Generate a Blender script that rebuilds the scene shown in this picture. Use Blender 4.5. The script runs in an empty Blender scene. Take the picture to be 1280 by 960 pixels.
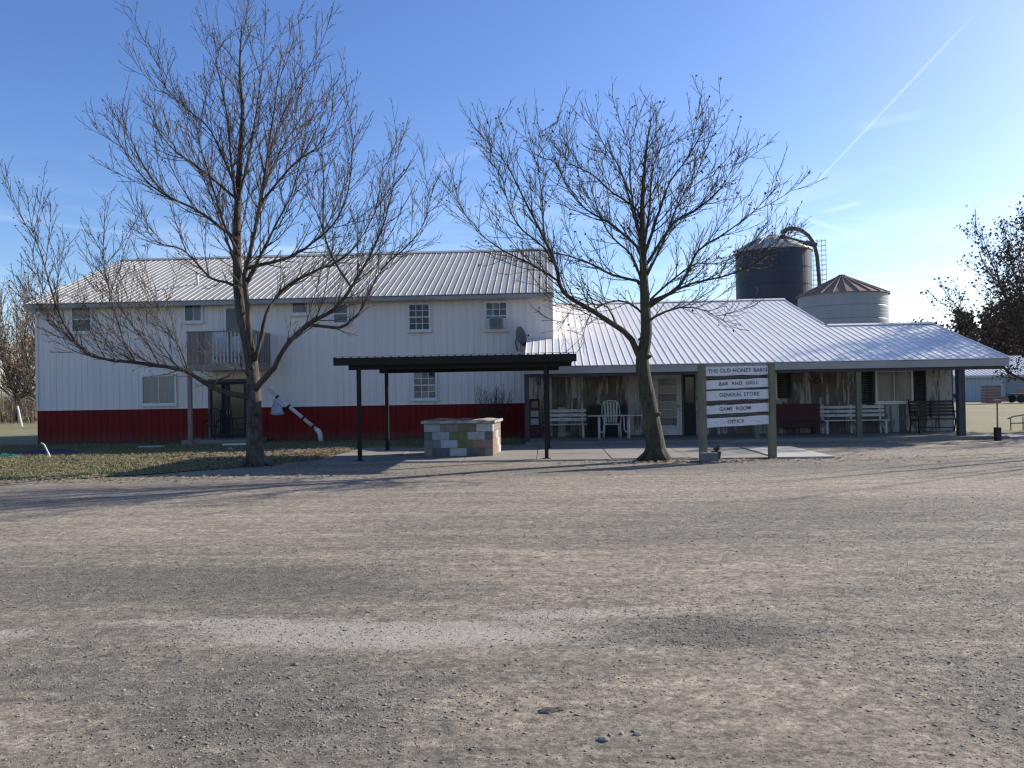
import bpy, bmesh, math, random
import numpy as np
from mathutils import Vector, Matrix

random.seed(7)
R_ = math.radians
scene = bpy.context.scene
COL = scene.collection

# ------------------------------------------------------------------ camera
YAW, PITCH, ROLL, CAM_H = R_(2.7), math.atan(10 / 1000), R_(0.97), 1.6
fwd = Vector((-math.sin(YAW) * math.cos(PITCH), math.cos(YAW) * math.cos(PITCH), math.sin(PITCH)))
rgt = Vector((math.cos(YAW), math.sin(YAW), 0))
upv = rgt.cross(fwd)
r2 = rgt * math.cos(ROLL) - upv * math.sin(ROLL)
u2 = rgt * math.sin(ROLL) + upv * math.cos(ROLL)
cam_d = bpy.data.cameras.new('camera')
cam_d.sensor_width = 36
cam_d.lens = 36 * 1000 / 1280
cam_d.clip_start = 0.05
cam_d.clip_end = 3000
cam = bpy.data.objects.new('camera', cam_d)
cam.matrix_world = Matrix(((r2.x, u2.x, -fwd.x, 0), (r2.y, u2.y, -fwd.y, 0), (r2.z, u2.z, -fwd.z, CAM_H), (0, 0, 0, 1)))
COL.objects.link(cam)
scene.camera = cam

# ------------------------------------------------------------------ light
SUN_EL, SUN_AZ = R_(27.0), R_(31.0)          # azimuth measured from +X towards +Y
to_sun = Vector((math.cos(SUN_EL) * math.cos(SUN_AZ), math.cos(SUN_EL) * math.sin(SUN_AZ), math.sin(SUN_EL)))
sun_d = bpy.data.lights.new('sun', 'SUN')
sun_d.energy = 5.0
sun_d.angle = R_(0.5)
sun_d.color = (1.0, 0.93, 0.82)
sun = bpy.data.objects.new('sun', sun_d)
sun.rotation_euler = to_sun.to_track_quat('Z', 'Y').to_euler()
COL.objects.link(sun)

world = bpy.data.worlds.new('World')
scene.world = world
world.use_nodes = True
wn = world.node_tree.nodes
wl = world.node_tree.links
wn.clear()
w_out = wn.new('ShaderNodeOutputWorld')
w_bg = wn.new('ShaderNodeBackground')
w_bg.inputs['Strength'].default_value = 0.12
sky = wn.new('ShaderNodeTexSky')
sky.sky_type = 'NISHITA'
sky.sun_disc = False
sky.sun_elevation = SUN_EL
sky.sun_rotation = R_(90) - SUN_AZ
sky.air_density = 1.0
sky.dust_density = 0.8
sky.ozone_density = 3.6
sky.altitude = 200


def wmath(op, a, b=None, clamp=False):
    n = wn.new('ShaderNodeMath')
    n.operation = op
    n.use_clamp = clamp
    for i, v in enumerate((a, b)):
        if v is None:
            continue
        if isinstance(v, (int, float)):
            n.inputs[i].default_value = v
        else:
            wl.new(v, n.inputs[i])
    return n.outputs[0]


def wdot(vec_out, v):
    n = wn.new('ShaderNodeVectorMath')
    n.operation = 'DOT_PRODUCT'
    wl.new(vec_out, n.inputs[0])
    n.inputs[1].default_value = v
    return n.outputs['Value']


tc = wn.new('ShaderNodeTexCoord')
wdir = tc.outputs['Generated']


def streak(az0, el0, az1, el1, width, strength):
    """an old vapour trail high up between two compass directions (azimuth from +Y to +X, elevation)"""
    def d(a, e):
        a, e = R_(a), R_(e)
        return Vector((math.sin(a) * math.cos(e), math.cos(a) * math.cos(e), math.sin(e)))
    a, b = d(az0, el0), d(az1, el1)
    n = a.cross(b).normalized()
    m = (a + b).normalized()
    half = a.angle(b) / 2
    across = wmath('ABSOLUTE', wdot(wdir, n))
    band = wmath('SUBTRACT', 1.0, wmath('DIVIDE', across, width), True)
    al = wmath('SUBTRACT', wdot(wdir, m), math.cos(half))
    al = wmath('DIVIDE', al, (1 - math.cos(half)) * 0.5, True)
    nz = wn.new('ShaderNodeTexNoise')
    nz.inputs['Scale'].default_value = 30
    nz.inputs['Detail'].default_value = 4
    wl.new(wdir, nz.inputs['Vector'])
    k = wmath('MULTIPLY', wmath('MULTIPLY', band, al), strength)
    return wmath('MULTIPLY', k, wmath('ADD', 0.45, nz.outputs['Fac']))


# thin cirrus, low over the horizon
mp = wn.new('ShaderNodeMapping')
mp.inputs['Scale'].default_value = (2.2, 2.2, 13.0)
mp.inputs['Rotation'].default_value = (0.10, -0.16, 0.0)
wl.new(wdir, mp.inputs['Vector'])
cn = wn.new('ShaderNodeTexNoise')
cn.inputs['Scale'].default_value = 1.7
cn.inputs['Detail'].default_value = 9
cn.inputs['Roughness'].default_value = 0.58
cn.inputs['Distortion'].default_value = 0.5
wl.new(mp.outputs[0], cn.inputs['Vector'])
cr = wn.new('ShaderNodeMapRange')
cr.inputs['From Min'].default_value = 0.46
cr.inputs['From Max'].default_value = 0.78
cr.clamp = True
wl.new(cn.outputs['Fac'], cr.inputs['Value'])
zs = wn.new('ShaderNodeSeparateXYZ')
wl.new(wdir, zs.inputs[0])
low = wn.new('ShaderNodeMapRange')
low.inputs['From Min'].default_value = 0.02
low.inputs['From Max'].default_value = 0.27
low.inputs['To Min'].default_value = 1.0
low.inputs['To Max'].default_value = 0.0
low.clamp = True
wl.new(zs.outputs['Z'], low.inputs['Value'])
cirrus = wmath('MULTIPLY', wmath('MULTIPLY', cr.outputs[0], low.outputs[0]), 0.5)
tot = cirrus
for s in ((17.3, 12.4, 28.0, 22.0, 0.0020, 0.13), (15.6, 12.1, 21.5, 9.5, 0.004, 0.08), (18.6, 11.5, 21.2, 11.9, 0.004, 0.10), (-35.6, 11.0, -27.4, 10.5, 0.0035, 0.06), (20.6, 16.5, 25.1, 16.8, 0.007, 0.06), (-8.5, 15.6, -4.0, 17.2, 0.010, 0.06)):
    tot = wmath('ADD', tot, streak(*s))
tot = wmath('MINIMUM', tot, 0.8)
mixc = wn.new('ShaderNodeMix')
mixc.data_type = 'RGBA'
mixc.inputs[7].default_value = (9.2, 9.6, 10.4, 1)
wl.new(tot, mixc.inputs[0])
hs = wn.new('ShaderNodeHueSaturation')
hs.inputs['Saturation'].default_value = 1.16
hs.inputs['Hue'].default_value = 0.513
wl.new(sky.outputs[0], hs.inputs['Color'])
wl.new(hs.outputs[0], mixc.inputs[6])
wl.new(mixc.outputs[2], w_bg.inputs['Color'])
wl.new(w_bg.outputs[0], w_out.inputs['Surface'])

vs = scene.view_settings
vs.view_transform = 'Standard'
vs.look = 'None'
vs.exposure = 0.65
vs.gamma = 1.0
vs.use_curve_mapping = False
scene.render.engine = 'CYCLES'
scene.cycles.use_denoising = True
scene.cycles.denoising_input_passes = 'RGB_ALBEDO_NORMAL'
scene.cycles.denoising_prefilter = 'ACCURATE'
scene.cycles.filter_width = 1.3

# ------------------------------------------------------------------ materials


class NT:
    def __init__(self, name):
        self.m = bpy.data.materials.new(name)
        self.m.use_nodes = True
        self.n = self.m.node_tree.nodes
        self.l = self.m.node_tree.links
        self.b = self.n['Principled BSDF']
        self.pos = None

    def geo(self):
        if self.pos is None:
            self.g = self.n.new('ShaderNodeNewGeometry')
            self.pos = self.g.outputs['Position']
        return self.pos

    def put(self, sock, v):
        if isinstance(v, (int, float)):
            sock.default_value = v
        elif isinstance(v, tuple):
            sock.default_value = v + (1,) if len(v) == 3 and len(sock.default_value) == 4 else v
        else:
            self.l.new(v, sock)

    def noise(self, scale=1.0, detail=5, rough=0.55, stretch=(1, 1, 1), dist=0.0, rot=(0, 0, 0), off=(0, 0, 0)):
        mp = self.n.new('ShaderNodeMapping')
        mp.inputs['Scale'].default_value = stretch
        mp.inputs['Rotation'].default_value = rot
        mp.inputs['Location'].default_value = off
        self.l.new(self.geo(), mp.inputs['Vector'])
        t = self.n.new('ShaderNodeTexNoise')
        t.inputs['Scale'].default_value = scale
        t.inputs['Detail'].default_value = detail
        t.inputs['Roughness'].default_value = rough
        t.inputs['Distortion'].default_value = dist
        self.l.new(mp.outputs[0], t.inputs['Vector'])
        return t.outputs['Fac']

    def voro(self, scale, feature='F1', out='Color', stretch=(1, 1, 1)):
        mp = self.n.new('ShaderNodeMapping')
        mp.inputs['Scale'].default_value = stretch
        self.l.new(self.geo(), mp.inputs['Vector'])
        t = self.n.new('ShaderNodeTexVoronoi')
        t.feature = feature
        t.inputs['Scale'].default_value = scale
        self.l.new(mp.outputs[0], t.inputs['Vector'])
        return t.outputs[out]

    def math(self, op, a, b=None, clamp=False):
        n = self.n.new('ShaderNodeMath')
        n.operation = op
        n.use_clamp = clamp
        self.put(n.inputs[0], a)
        if b is not None:
            self.put(n.inputs[1], b)
        return n.outputs[0]

    def rng(self, v, a, b, c=0.0, d=1.0):
        n = self.n.new('ShaderNodeMapRange')
        n.clamp = True
        self.put(n.inputs['Value'], v)
        for k, x in zip(('From Min', 'From Max', 'To Min', 'To Max'), (a, b, c, d)):
            n.inputs[k].default_value = x
        return n.outputs[0]

    def mix(self, f, a, b, mode='MIX'):
        n = self.n.new('ShaderNodeMix')
        n.data_type = 'RGBA'
        n.blend_type = mode
        self.put(n.inputs[0], f)
        self.put(n.inputs[6], a)
        self.put(n.inputs[7], b)
        return n.outputs[2]

    def bump(self, h, strength=0.3, dist=0.01):
        n = self.n.new('ShaderNodeBump')
        n.inputs['Strength'].default_value = strength
        n.inputs['Distance'].default_value = dist
        self.put(n.inputs['Height'], h)
        self.l.new(n.outputs[0], self.b.inputs['Normal'])

    def rand(self):
        n = self.n.new('ShaderNodeObjectInfo')
        return n.outputs['Random']

    def island(self):
        self.geo()
        return self.g.outputs['Random Per Island']

    def done(self, color, rough=0.8, metal=0.0, spec=None):
        self.put(self.b.inputs['Base Color'], color)
        self.put(self.b.inputs['Roughness'], rough)
        self.put(self.b.inputs['Metallic'], metal)
        if spec is not None:
            self.b.inputs['Specular IOR Level'].default_value = spec
        return self.m


def plain(name, c1, c2, scale=3.0, stretch=(1, 1, 1), rough=0.75, metal=0.0, lo=0.35, hi=0.65, bump=0.0, vary=0.0, spec=None):
    t = NT(name)
    f = t.rng(t.noise(scale, 6, 0.6, stretch), lo, hi)
    c = t.mix(f, c1, c2)
    if vary:
        k = t.rng(t.rand(), 0, 1, 1 - vary, 1 + vary)
        n = t.n.new('ShaderNodeVectorMath')
        n.operation = 'SCALE'
        t.l.new(c, n.inputs[0])
        t.l.new(k, n.inputs['Scale'])
        c = n.outputs[0]
    if bump:
        t.bump(t.noise(scale * 6, 5, 0.6, stretch), bump, 0.01)
    return t.done(c, rough, metal, spec)


M = {}
M['wall_white'] = plain('white_painted_metal', (0.80, 0.735, 0.67), (0.69, 0.63, 0.575), 1.2, (5, 5, 0.25), 0.6, lo=0.3, hi=0.75)
t = NT('red_painted_metal')
c = t.mix(t.rng(t.noise(1.5, 6, 0.6, (4, 4, 0.5)), 0.35, 0.65), (0.20, 0.015, 0.013), (0.15, 0.013, 0.011))
sz = t.n.new('ShaderNodeSeparateXYZ')
t.l.new(t.geo(), sz.inputs[0])
spl = t.rng(t.math('ADD', sz.outputs['Z'], t.math('MULTIPLY', t.noise(2.5, 7, 0.7, (2, 2, 0.6)), -0.9)), -0.42, -0.05, 1.0, 0.0)
c = t.mix(t.math('MULTIPLY', spl, 0.6), c, (0.10, 0.075, 0.055))       # rain-splashed dirt
M['wall_red'] = t.done(c, 0.75, 0.0, 0.2)
t = NT('weathered_white_roof_metal')
f = t.rng(t.noise(1.4, 7, 0.65, (3.0, 0.5, 0.5)), 0.38, 0.72)
f2 = t.rng(t.noise(0.45, 5, 0.6), 0.35, 0.7)
c = t.mix(f, (0.46, 0.44, 0.39), (0.33, 0.31, 0.27))
c = t.mix(t.math('MULTIPLY', f2, 0.5), c, (0.30, 0.30, 0.27))
M['roof_old'] = t.done(c, 0.55)
t = NT('white_roof_metal')
f = t.rng(t.noise(1.4, 7, 0.65, (4.0, 0.4, 0.4)), 0.42, 0.75)
c = t.mix(f, (0.80, 0.77, 0.71), (0.66, 0.635, 0.585))
M['roof_new'] = t.done(c, 0.45)
M['trim'] = plain('grey_white_trim', (0.38, 0.36, 0.33), (0.30, 0.285, 0.26), 1.5, (0.6, 3, 3), 0.6)
M['gutter'] = plain('beige_eave_trim', (0.36, 0.34, 0.30), (0.26, 0.25, 0.22), 2, (0.5, 3, 3), 0.6)
M['frame_white'] = plain('white_window_frame', (0.72, 0.72, 0.71), (0.60, 0.60, 0.58), 6, rough=0.5)
M['glass'] = plain('dark_window_glass', (0.020, 0.024, 0.030), (0.030, 0.033, 0.038), 1.2, rough=0.07)
M['glass_mid'] = plain('mid_grey_window_glass', (0.13, 0.13, 0.14), (0.07, 0.075, 0.08), 2.5, (2, 2, 0.4), rough=0.12)  # mid grey tone; paints reflection into lower right window and porch door
M['curtain'] = plain('window_glass_with_beige_curtain', (0.26, 0.25, 0.23), (0.18, 0.175, 0.16), 3, (6, 6, 0.3), rough=0.15)
M['black_metal'] = plain('black_painted_steel', (0.008, 0.008, 0.008), (0.014, 0.012, 0.010), 3, rough=0.6, spec=0.25)
M['canopy_under'] = plain('dark_canopy_sheet', (0.012, 0.011, 0.010), (0.022, 0.019, 0.016), 3, (3, 0.5, 1), rough=0.7, spec=0.25)
M['galv'] = plain('galvanised_steel', (0.27, 0.29, 0.315), (0.22, 0.24, 0.26), 1.0, (1, 1, 0.6), rough=0.55, metal=0.0)
M['galv_edge'] = plain('pale_drip_edge', (0.45, 0.44, 0.42), (0.30, 0.29, 0.27), 4, rough=0.5, metal=0.2)
M['silo_blue'] = plain('dark_blue_enamel', (0.022, 0.032, 0.068), (0.034, 0.034, 0.046), 0.5, (1, 1, 0.6), rough=0.45, spec=0.3)
M['silo_dome'] = plain('pale_dome_metal', (0.50, 0.49, 0.44), (0.36, 0.34, 0.29), 0.6, rough=0.6)
M['rust'] = plain('rusty_roof_sheet', (0.20, 0.105, 0.075), (0.27, 0.17, 0.13), 1.0, (1, 1, 1), rough=0.8, vary=0.12)
M['rust_rib'] = plain('pale_rusted_rib', (0.33, 0.24, 0.20), (0.22, 0.14, 0.11), 2, rough=0.8)
M['steel_dark'] = plain('dark_weathered_steel', (0.07, 0.065, 0.06), (0.11, 0.10, 0.09), 1, rough=0.6)
M['steel_grey'] = plain('grey_ladder_steel', (0.30, 0.31, 0.33), (0.22, 0.23, 0.24), 1, rough=0.5)
M['deck_wood'] = plain('weathered_deck_wood', (0.27, 0.225, 0.18), (0.18, 0.15, 0.125), 3, (4, 4, 1), rough=0.9, vary=0.2, bump=0.3)
M['deck_pale'] = plain('pale_painted_deck_wood', (0.50, 0.49, 0.47), (0.36, 0.35, 0.33), 3, (4, 4, 1), rough=0.8)
M['post_wood'] = plain('treated_post_wood', (0.20, 0.185, 0.12), (0.13, 0.125, 0.085), 2.5, (6, 6, 0.6), rough=0.9, bump=0.3)
M['post_dark'] = plain('dark_painted_post', (0.075, 0.068, 0.075), (0.05, 0.045, 0.045), 2.5, (6, 6, 0.6), rough=0.8)
M['white_wood'] = plain('worn_white_painted_wood', (0.60, 0.59, 0.57), (0.38, 0.36, 0.33), 4, (1, 4, 4), rough=0.7, lo=0.45, hi=0.7)
M['sign_white'] = plain('white_sign_board', (0.70, 0.69, 0.69), (0.46, 0.45, 0.43), 5, (0.8, 4, 9), rough=0.8, lo=0.46, hi=0.74, bump=0.4)
M['letter'] = plain('black_sign_paint', (0.04, 0.04, 0.042), (0.10, 0.10, 0.10), 8, rough=0.8)
M['plastic'] = plain('white_plastic', (0.62, 0.62, 0.60), (0.52, 0.52, 0.50), 4, rough=0.45)
M['black'] = plain('flat_black_paint', (0.012, 0.012, 0.013), (0.02, 0.02, 0.02), 5, rough=0.7)
M['maroon'] = plain('maroon_painted_wood', (0.075, 0.012, 0.015), (0.05, 0.010, 0.012), 3, (1, 3, 3), rough=0.7)
M['bench_brown'] = plain('dark_brown_stained_wood', (0.055, 0.026, 0.020), (0.035, 0.018, 0.014), 3, (1, 5, 5), rough=0.6, vary=0.2)
M['teal'] = plain('teal_plastic_sheet', (0.02, 0.17, 0.14), (0.04, 0.26, 0.21), 9, rough=0.5)
M['purple'] = plain('dark_violet_plastic', (0.035, 0.025, 0.075), (0.06, 0.03, 0.06), 5, rough=0.5)
M['bag'] = plain('pale_blue_sack', (0.42, 0.46, 0.53), (0.30, 0.33, 0.40), 5, rough=0.7)
M['barn_wall'] = plain('pale_blue_barn_steel', (0.44, 0.50, 0.54), (0.36, 0.42, 0.46), 0.4, (3, 3, 0.5), rough=0.5)
M['barn_roof'] = plain('white_barn_roof_steel', (0.72, 0.72, 0.70), (0.62, 0.62, 0.60), 0.5, rough=0.5)


def bark(name, c_dark, c_mid, c_pale):
    t = NT(name)
    fur = t.noise(7, 8, 0.7, (3.2, 3.2, 0.55), 0.8)
    pat = t.noise(1.6, 6, 0.65, (1, 1, 0.8))
    c = t.mix(t.rng(fur, 0.40, 0.60), c_dark, c_mid)
    c = t.mix(t.math('MULTIPLY', t.rng(pat, 0.50, 0.68), 0.7), c, c_pale)
    t.bump(fur, 1.0, 0.05)
    return t.done(c, 0.95)


M['bark_a'] = bark('grey_brown_bark', (0.035, 0.028, 0.023), (0.105, 0.086, 0.070), (0.155, 0.130, 0.108))
M['bark_b'] = bark('greenish_bark', (0.034, 0.030, 0.020), (0.095, 0.084, 0.055), (0.115, 0.110, 0.070))
M['twig'] = plain('reddish_brown_twigs', (0.060, 0.043, 0.034), (0.10, 0.072, 0.056), 2, rough=0.85)
M['twig_dark'] = plain('dark_brown_twigs', (0.038, 0.030, 0.024), (0.062, 0.049, 0.039), 2, rough=0.85)
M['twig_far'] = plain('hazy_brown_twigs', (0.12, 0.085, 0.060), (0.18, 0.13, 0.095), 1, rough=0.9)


def leafmat(name, cols):
    t = NT(name)
    r = t.n.new('ShaderNodeValToRGB')
    r.color_ramp.interpolation = 'LINEAR'
    e = r.color_ramp.elements
    e[0].position, e[0].color = 0, cols[0] + (1,)
    e[1].position, e[1].color = 1, cols[-1] + (1,)
    for i, c in enumerate(cols[1:-1]):
        k = e.new((i + 1) / (len(cols) - 1))
        k.color = c + (1,)
    t.l.new(t.island(), r.inputs[0])
    return t.done(r.outputs[0], 0.75)


M['leaf_brown'] = leafmat('withered_leaves', [(0.05, 0.03, 0.02), (0.10, 0.06, 0.035), (0.14, 0.075, 0.045)])
M['leaf_dark'] = leafmat('dark_withered_leaves', [(0.035, 0.024, 0.018), (0.075, 0.04, 0.03), (0.06, 0.05, 0.03)])
M['leaf_fallen'] = leafmat('fallen_leaves', [(0.16, 0.10, 0.055), (0.26, 0.19, 0.11), (0.22, 0.17, 0.11), (0.30, 0.25, 0.17)])
M['grass'] = leafmat('autumn_grass_blades', [(0.07, 0.095, 0.03), (0.11, 0.125, 0.042), (0.17, 0.16, 0.066), (0.24, 0.205, 0.10)])
M['stones'] = leafmat('gravel_stones', [(0.07, 0.066, 0.06), (0.12, 0.11, 0.096), (0.16, 0.145, 0.122), (0.19, 0.172, 0.145), (0.22, 0.198, 0.163), (0.31, 0.285, 0.245)])

# concrete
t = NT('old_concrete')
f = t.rng(t.noise(0.8, 7, 0.65), 0.32, 0.72)
c = t.mix(f, (0.26, 0.24, 0.205), (0.19, 0.175, 0.15))
f2 = t.rng(t.noise(35, 4, 0.7), 0.35, 0.75)
c = t.mix(t.math('MULTIPLY', f2, 0.35), c, (0.13, 0.125, 0.115))
t.bump(t.noise(50, 4, 0.7), 0.25, 0.006)
M['concrete'] = t.done(c, 0.9)
M['concrete_new'] = plain('newer_concrete', (0.40, 0.38, 0.34), (0.33, 0.31, 0.28), 1.2, rough=0.9, bump=0.2)
M['concrete_block'] = plain('grey_concrete_block', (0.20, 0.195, 0.185), (0.14, 0.135, 0.13), 7, rough=0.95, bump=0.5)

# ground, field
t = NT('dry_field_grass')
f = t.rng(t.noise(0.12, 6, 0.6), 0.35, 0.65)
c = t.mix(f, (0.17, 0.16, 0.065), (0.25, 0.21, 0.125))
f2 = t.rng(t.noise(3.5, 6, 0.7), 0.35, 0.7)
c = t.mix(t.math('MULTIPLY', f2, 0.6), c, (0.11, 0.115, 0.045))
t.bump(t.noise(9, 5, 0.7), 0.7, 0.06)
M['field'] = t.done(c, 0.95)

t = NT('thin_lawn_soil')
f = t.rng(t.noise(1.6, 6, 0.65), 0.38, 0.66)
c = t.mix(f, (0.15, 0.14, 0.06), (0.22, 0.175, 0.105))
f2 = t.rng(t.noise(14, 5, 0.7), 0.4, 0.7)
c = t.mix(t.math('MULTIPLY', f2, 0.7), c, (0.09, 0.095, 0.035))
t.bump(t.noise(30, 5, 0.7), 0.8, 0.03)
M['lawn'] = t.done(c, 0.95)

# gravel lot: smooth tan dust where cars pack it, dark crusher-run where they do not
t = NT('gravel_lot')
at_ = t.n.new('ShaderNodeAttribute')
at_.attribute_name = 'gravelly'
gsep = t.n.new('ShaderNodeSeparateColor')
t.l.new(at_.outputs['Color'], gsep.inputs[0])
g0, p0 = gsep.outputs[0], gsep.outputs[1]
n1 = t.noise(1.6, 8, 0.72, (0.55, 1.3, 1), 0.5)
n2 = t.noise(5.5, 8, 0.78, (0.6, 1, 1), 0.3)
gm = t.math('ADD', g0, t.math('ADD', t.math('MULTIPLY', t.math('SUBTRACT', n1, 0.5), 1.5), t.math('MULTIPLY', t.math('SUBTRACT', n2, 0.5), 1.1)))
G = t.rng(gm, 0.10, 0.95)
tr_ = t.rng(t.noise(1.3, 8, 0.7, (0.12, 1.5, 1), 0.3, (0, 0, 0.06)), 0.38, 0.64)
dust = t.mix(tr_, (0.300, 0.250, 0.184), (0.218, 0.184, 0.139))
grv = t.mix(t.rng(n2, 0.35, 0.65), (0.172, 0.152, 0.120), (0.110, 0.098, 0.079))
c = t.mix(G, dust, grv)
# grit at every size: broad-spectrum mottling that multiplies the colour
f1 = t.rng(t.noise(7, 12, 0.88), 0.37, 0.63, 0.42, 1.62)
f2 = t.rng(t.noise(26, 6, 0.85, (0.8, 1, 1), off=(3, 8, 0)), 0.39, 0.61, 0.48, 1.55)
f3 = t.rng(t.noise(2.2, 9, 0.82, (0.22, 2.4, 1), off=(9, 1, 0)), 0.34, 0.66, 0.72, 1.28)
k = t.math('MULTIPLY', t.math('MULTIPLY', f1, f2), f3)
vm_ = t.n.new('ShaderNodeVectorMath')
vm_.operation = 'SCALE'
t.l.new(c, vm_.inputs[0])
t.l.new(k, vm_.inputs['Scale'])
c = vm_.outputs[0]
s1 = t.noise(80, 4, 0.8)
s2 = t.noise(60, 3, 0.75, off=(5.3, 2.1, 0))
s3 = t.noise(30, 5, 0.8, off=(1.3, 9.1, 0))
amt = t.rng(G, 0, 1, 0.45, 1.0)
c = t.mix(t.math('MULTIPLY', t.rng(s1, 0.54, 0.64), amt), c, (0.060, 0.056, 0.049))
c = t.mix(t.math('MULTIPLY', t.rng(s2, 0.58, 0.68), t.math('MULTIPLY', amt, 0.8)), c, (0.33, 0.30, 0.255))
# pale limestone grit where a pothole was filled
pm_ = t.rng(t.math('ADD', p0, t.math('ADD', t.math('MULTIPLY', t.math('SUBTRACT', n2, 0.5), 2.0), t.math('MULTIPLY', t.math('SUBTRACT', s3, 0.5), 1.6))), 0.16, 0.60)
c = t.mix(t.math('MULTIPLY', pm_, t.rng(s1, 0.38, 0.60, 0.85, 0.25)), c, (0.50, 0.455, 0.385))
h = t.math('ADD', t.math('MULTIPLY', s1, t.rng(G, 0, 1, 0.4, 1.0)), t.math('ADD', s3, t.math('MULTIPLY', f1, 0.6)))
t.bump(h, 0.7, 0.013)
M['gravel'] = t.done(c, 0.95)

# weathered barn boards
t = NT('weathered_barn_boards')
rnd = t.rand()
off = t.math('MULTIPLY', rnd, 40)
grain = t.rng(t.noise(3.0, 7, 0.65, (14, 14, 0.7)), 0.33, 0.68)
bare = t.mix(grain, (0.175, 0.148, 0.122), (0.095, 0.082, 0.070))
redd = t.rng(t.noise(1.3, 5, 0.6, (3, 3, 0.8)), 0.52, 0.66)
bare = t.mix(t.math('MULTIPLY', redd, 0.45), bare, (0.10, 0.040, 0.028))
peel = t.noise(1.5, 8, 0.72, (6, 6, 0.9), 0.4)
thr = t.rng(rnd, 0, 1, -0.13, 0.12)
sz = t.n.new('ShaderNodeSeparateXYZ')
t.l.new(t.geo(), sz.inputs[0])
pm = t.rng(t.math('ADD', peel, thr), 0.47, 0.56)
c = t.mix(pm, bare, (0.40, 0.385, 0.36))
t.bump(t.noise(6, 6, 0.7, (12, 12, 0.8)), 0.5, 0.01)
M['boards'] = t.done(c, 0.9)

# painted counter blocks
BLOCKC = [('white', (0.45, 0.45, 0.43)), ('grey', (0.20, 0.205, 0.195)), ('green', (0.135, 0.165, 0.070)), ('brown', (0.17, 0.135, 0.10)),
          ('paleblue', (0.33, 0.37, 0.37)), ('pink', (0.27, 0.18, 0.135)), ('slate', (0.12, 0.125, 0.13)), ('sage', (0.20, 0.25, 0.19)), ('lilac', (0.44, 0.44, 0.52)), ('taupe', (0.23, 0.20, 0.17))]
for n_, c_ in BLOCKC:
    M['blk_' + n_] = plain(n_ + '_painted_block', c_, tuple(v * 0.74 for v in c_), 7, rough=0.9, bump=0.5)
M['pebble'] = plain('tan_pebble', (0.30, 0.265, 0.215), (0.20, 0.18, 0.15), 60, rough=0.95, bump=0.6)
M['rag'] = plain('grey_rag', (0.055, 0.050, 0.044), (0.10, 0.09, 0.078), 70, rough=0.95)
M['dish'] = plain('dull_dish_mesh', (0.10, 0.10, 0.10), (0.15, 0.145, 0.14), 6, rough=0.8)
M['mortar'] = plain('grey_mortar', (0.24, 0.24, 0.22), (0.17, 0.17, 0.155), 9, rough=0.95)

# ------------------------------------------------------------------ mesh helpers
ORG = {}


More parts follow.
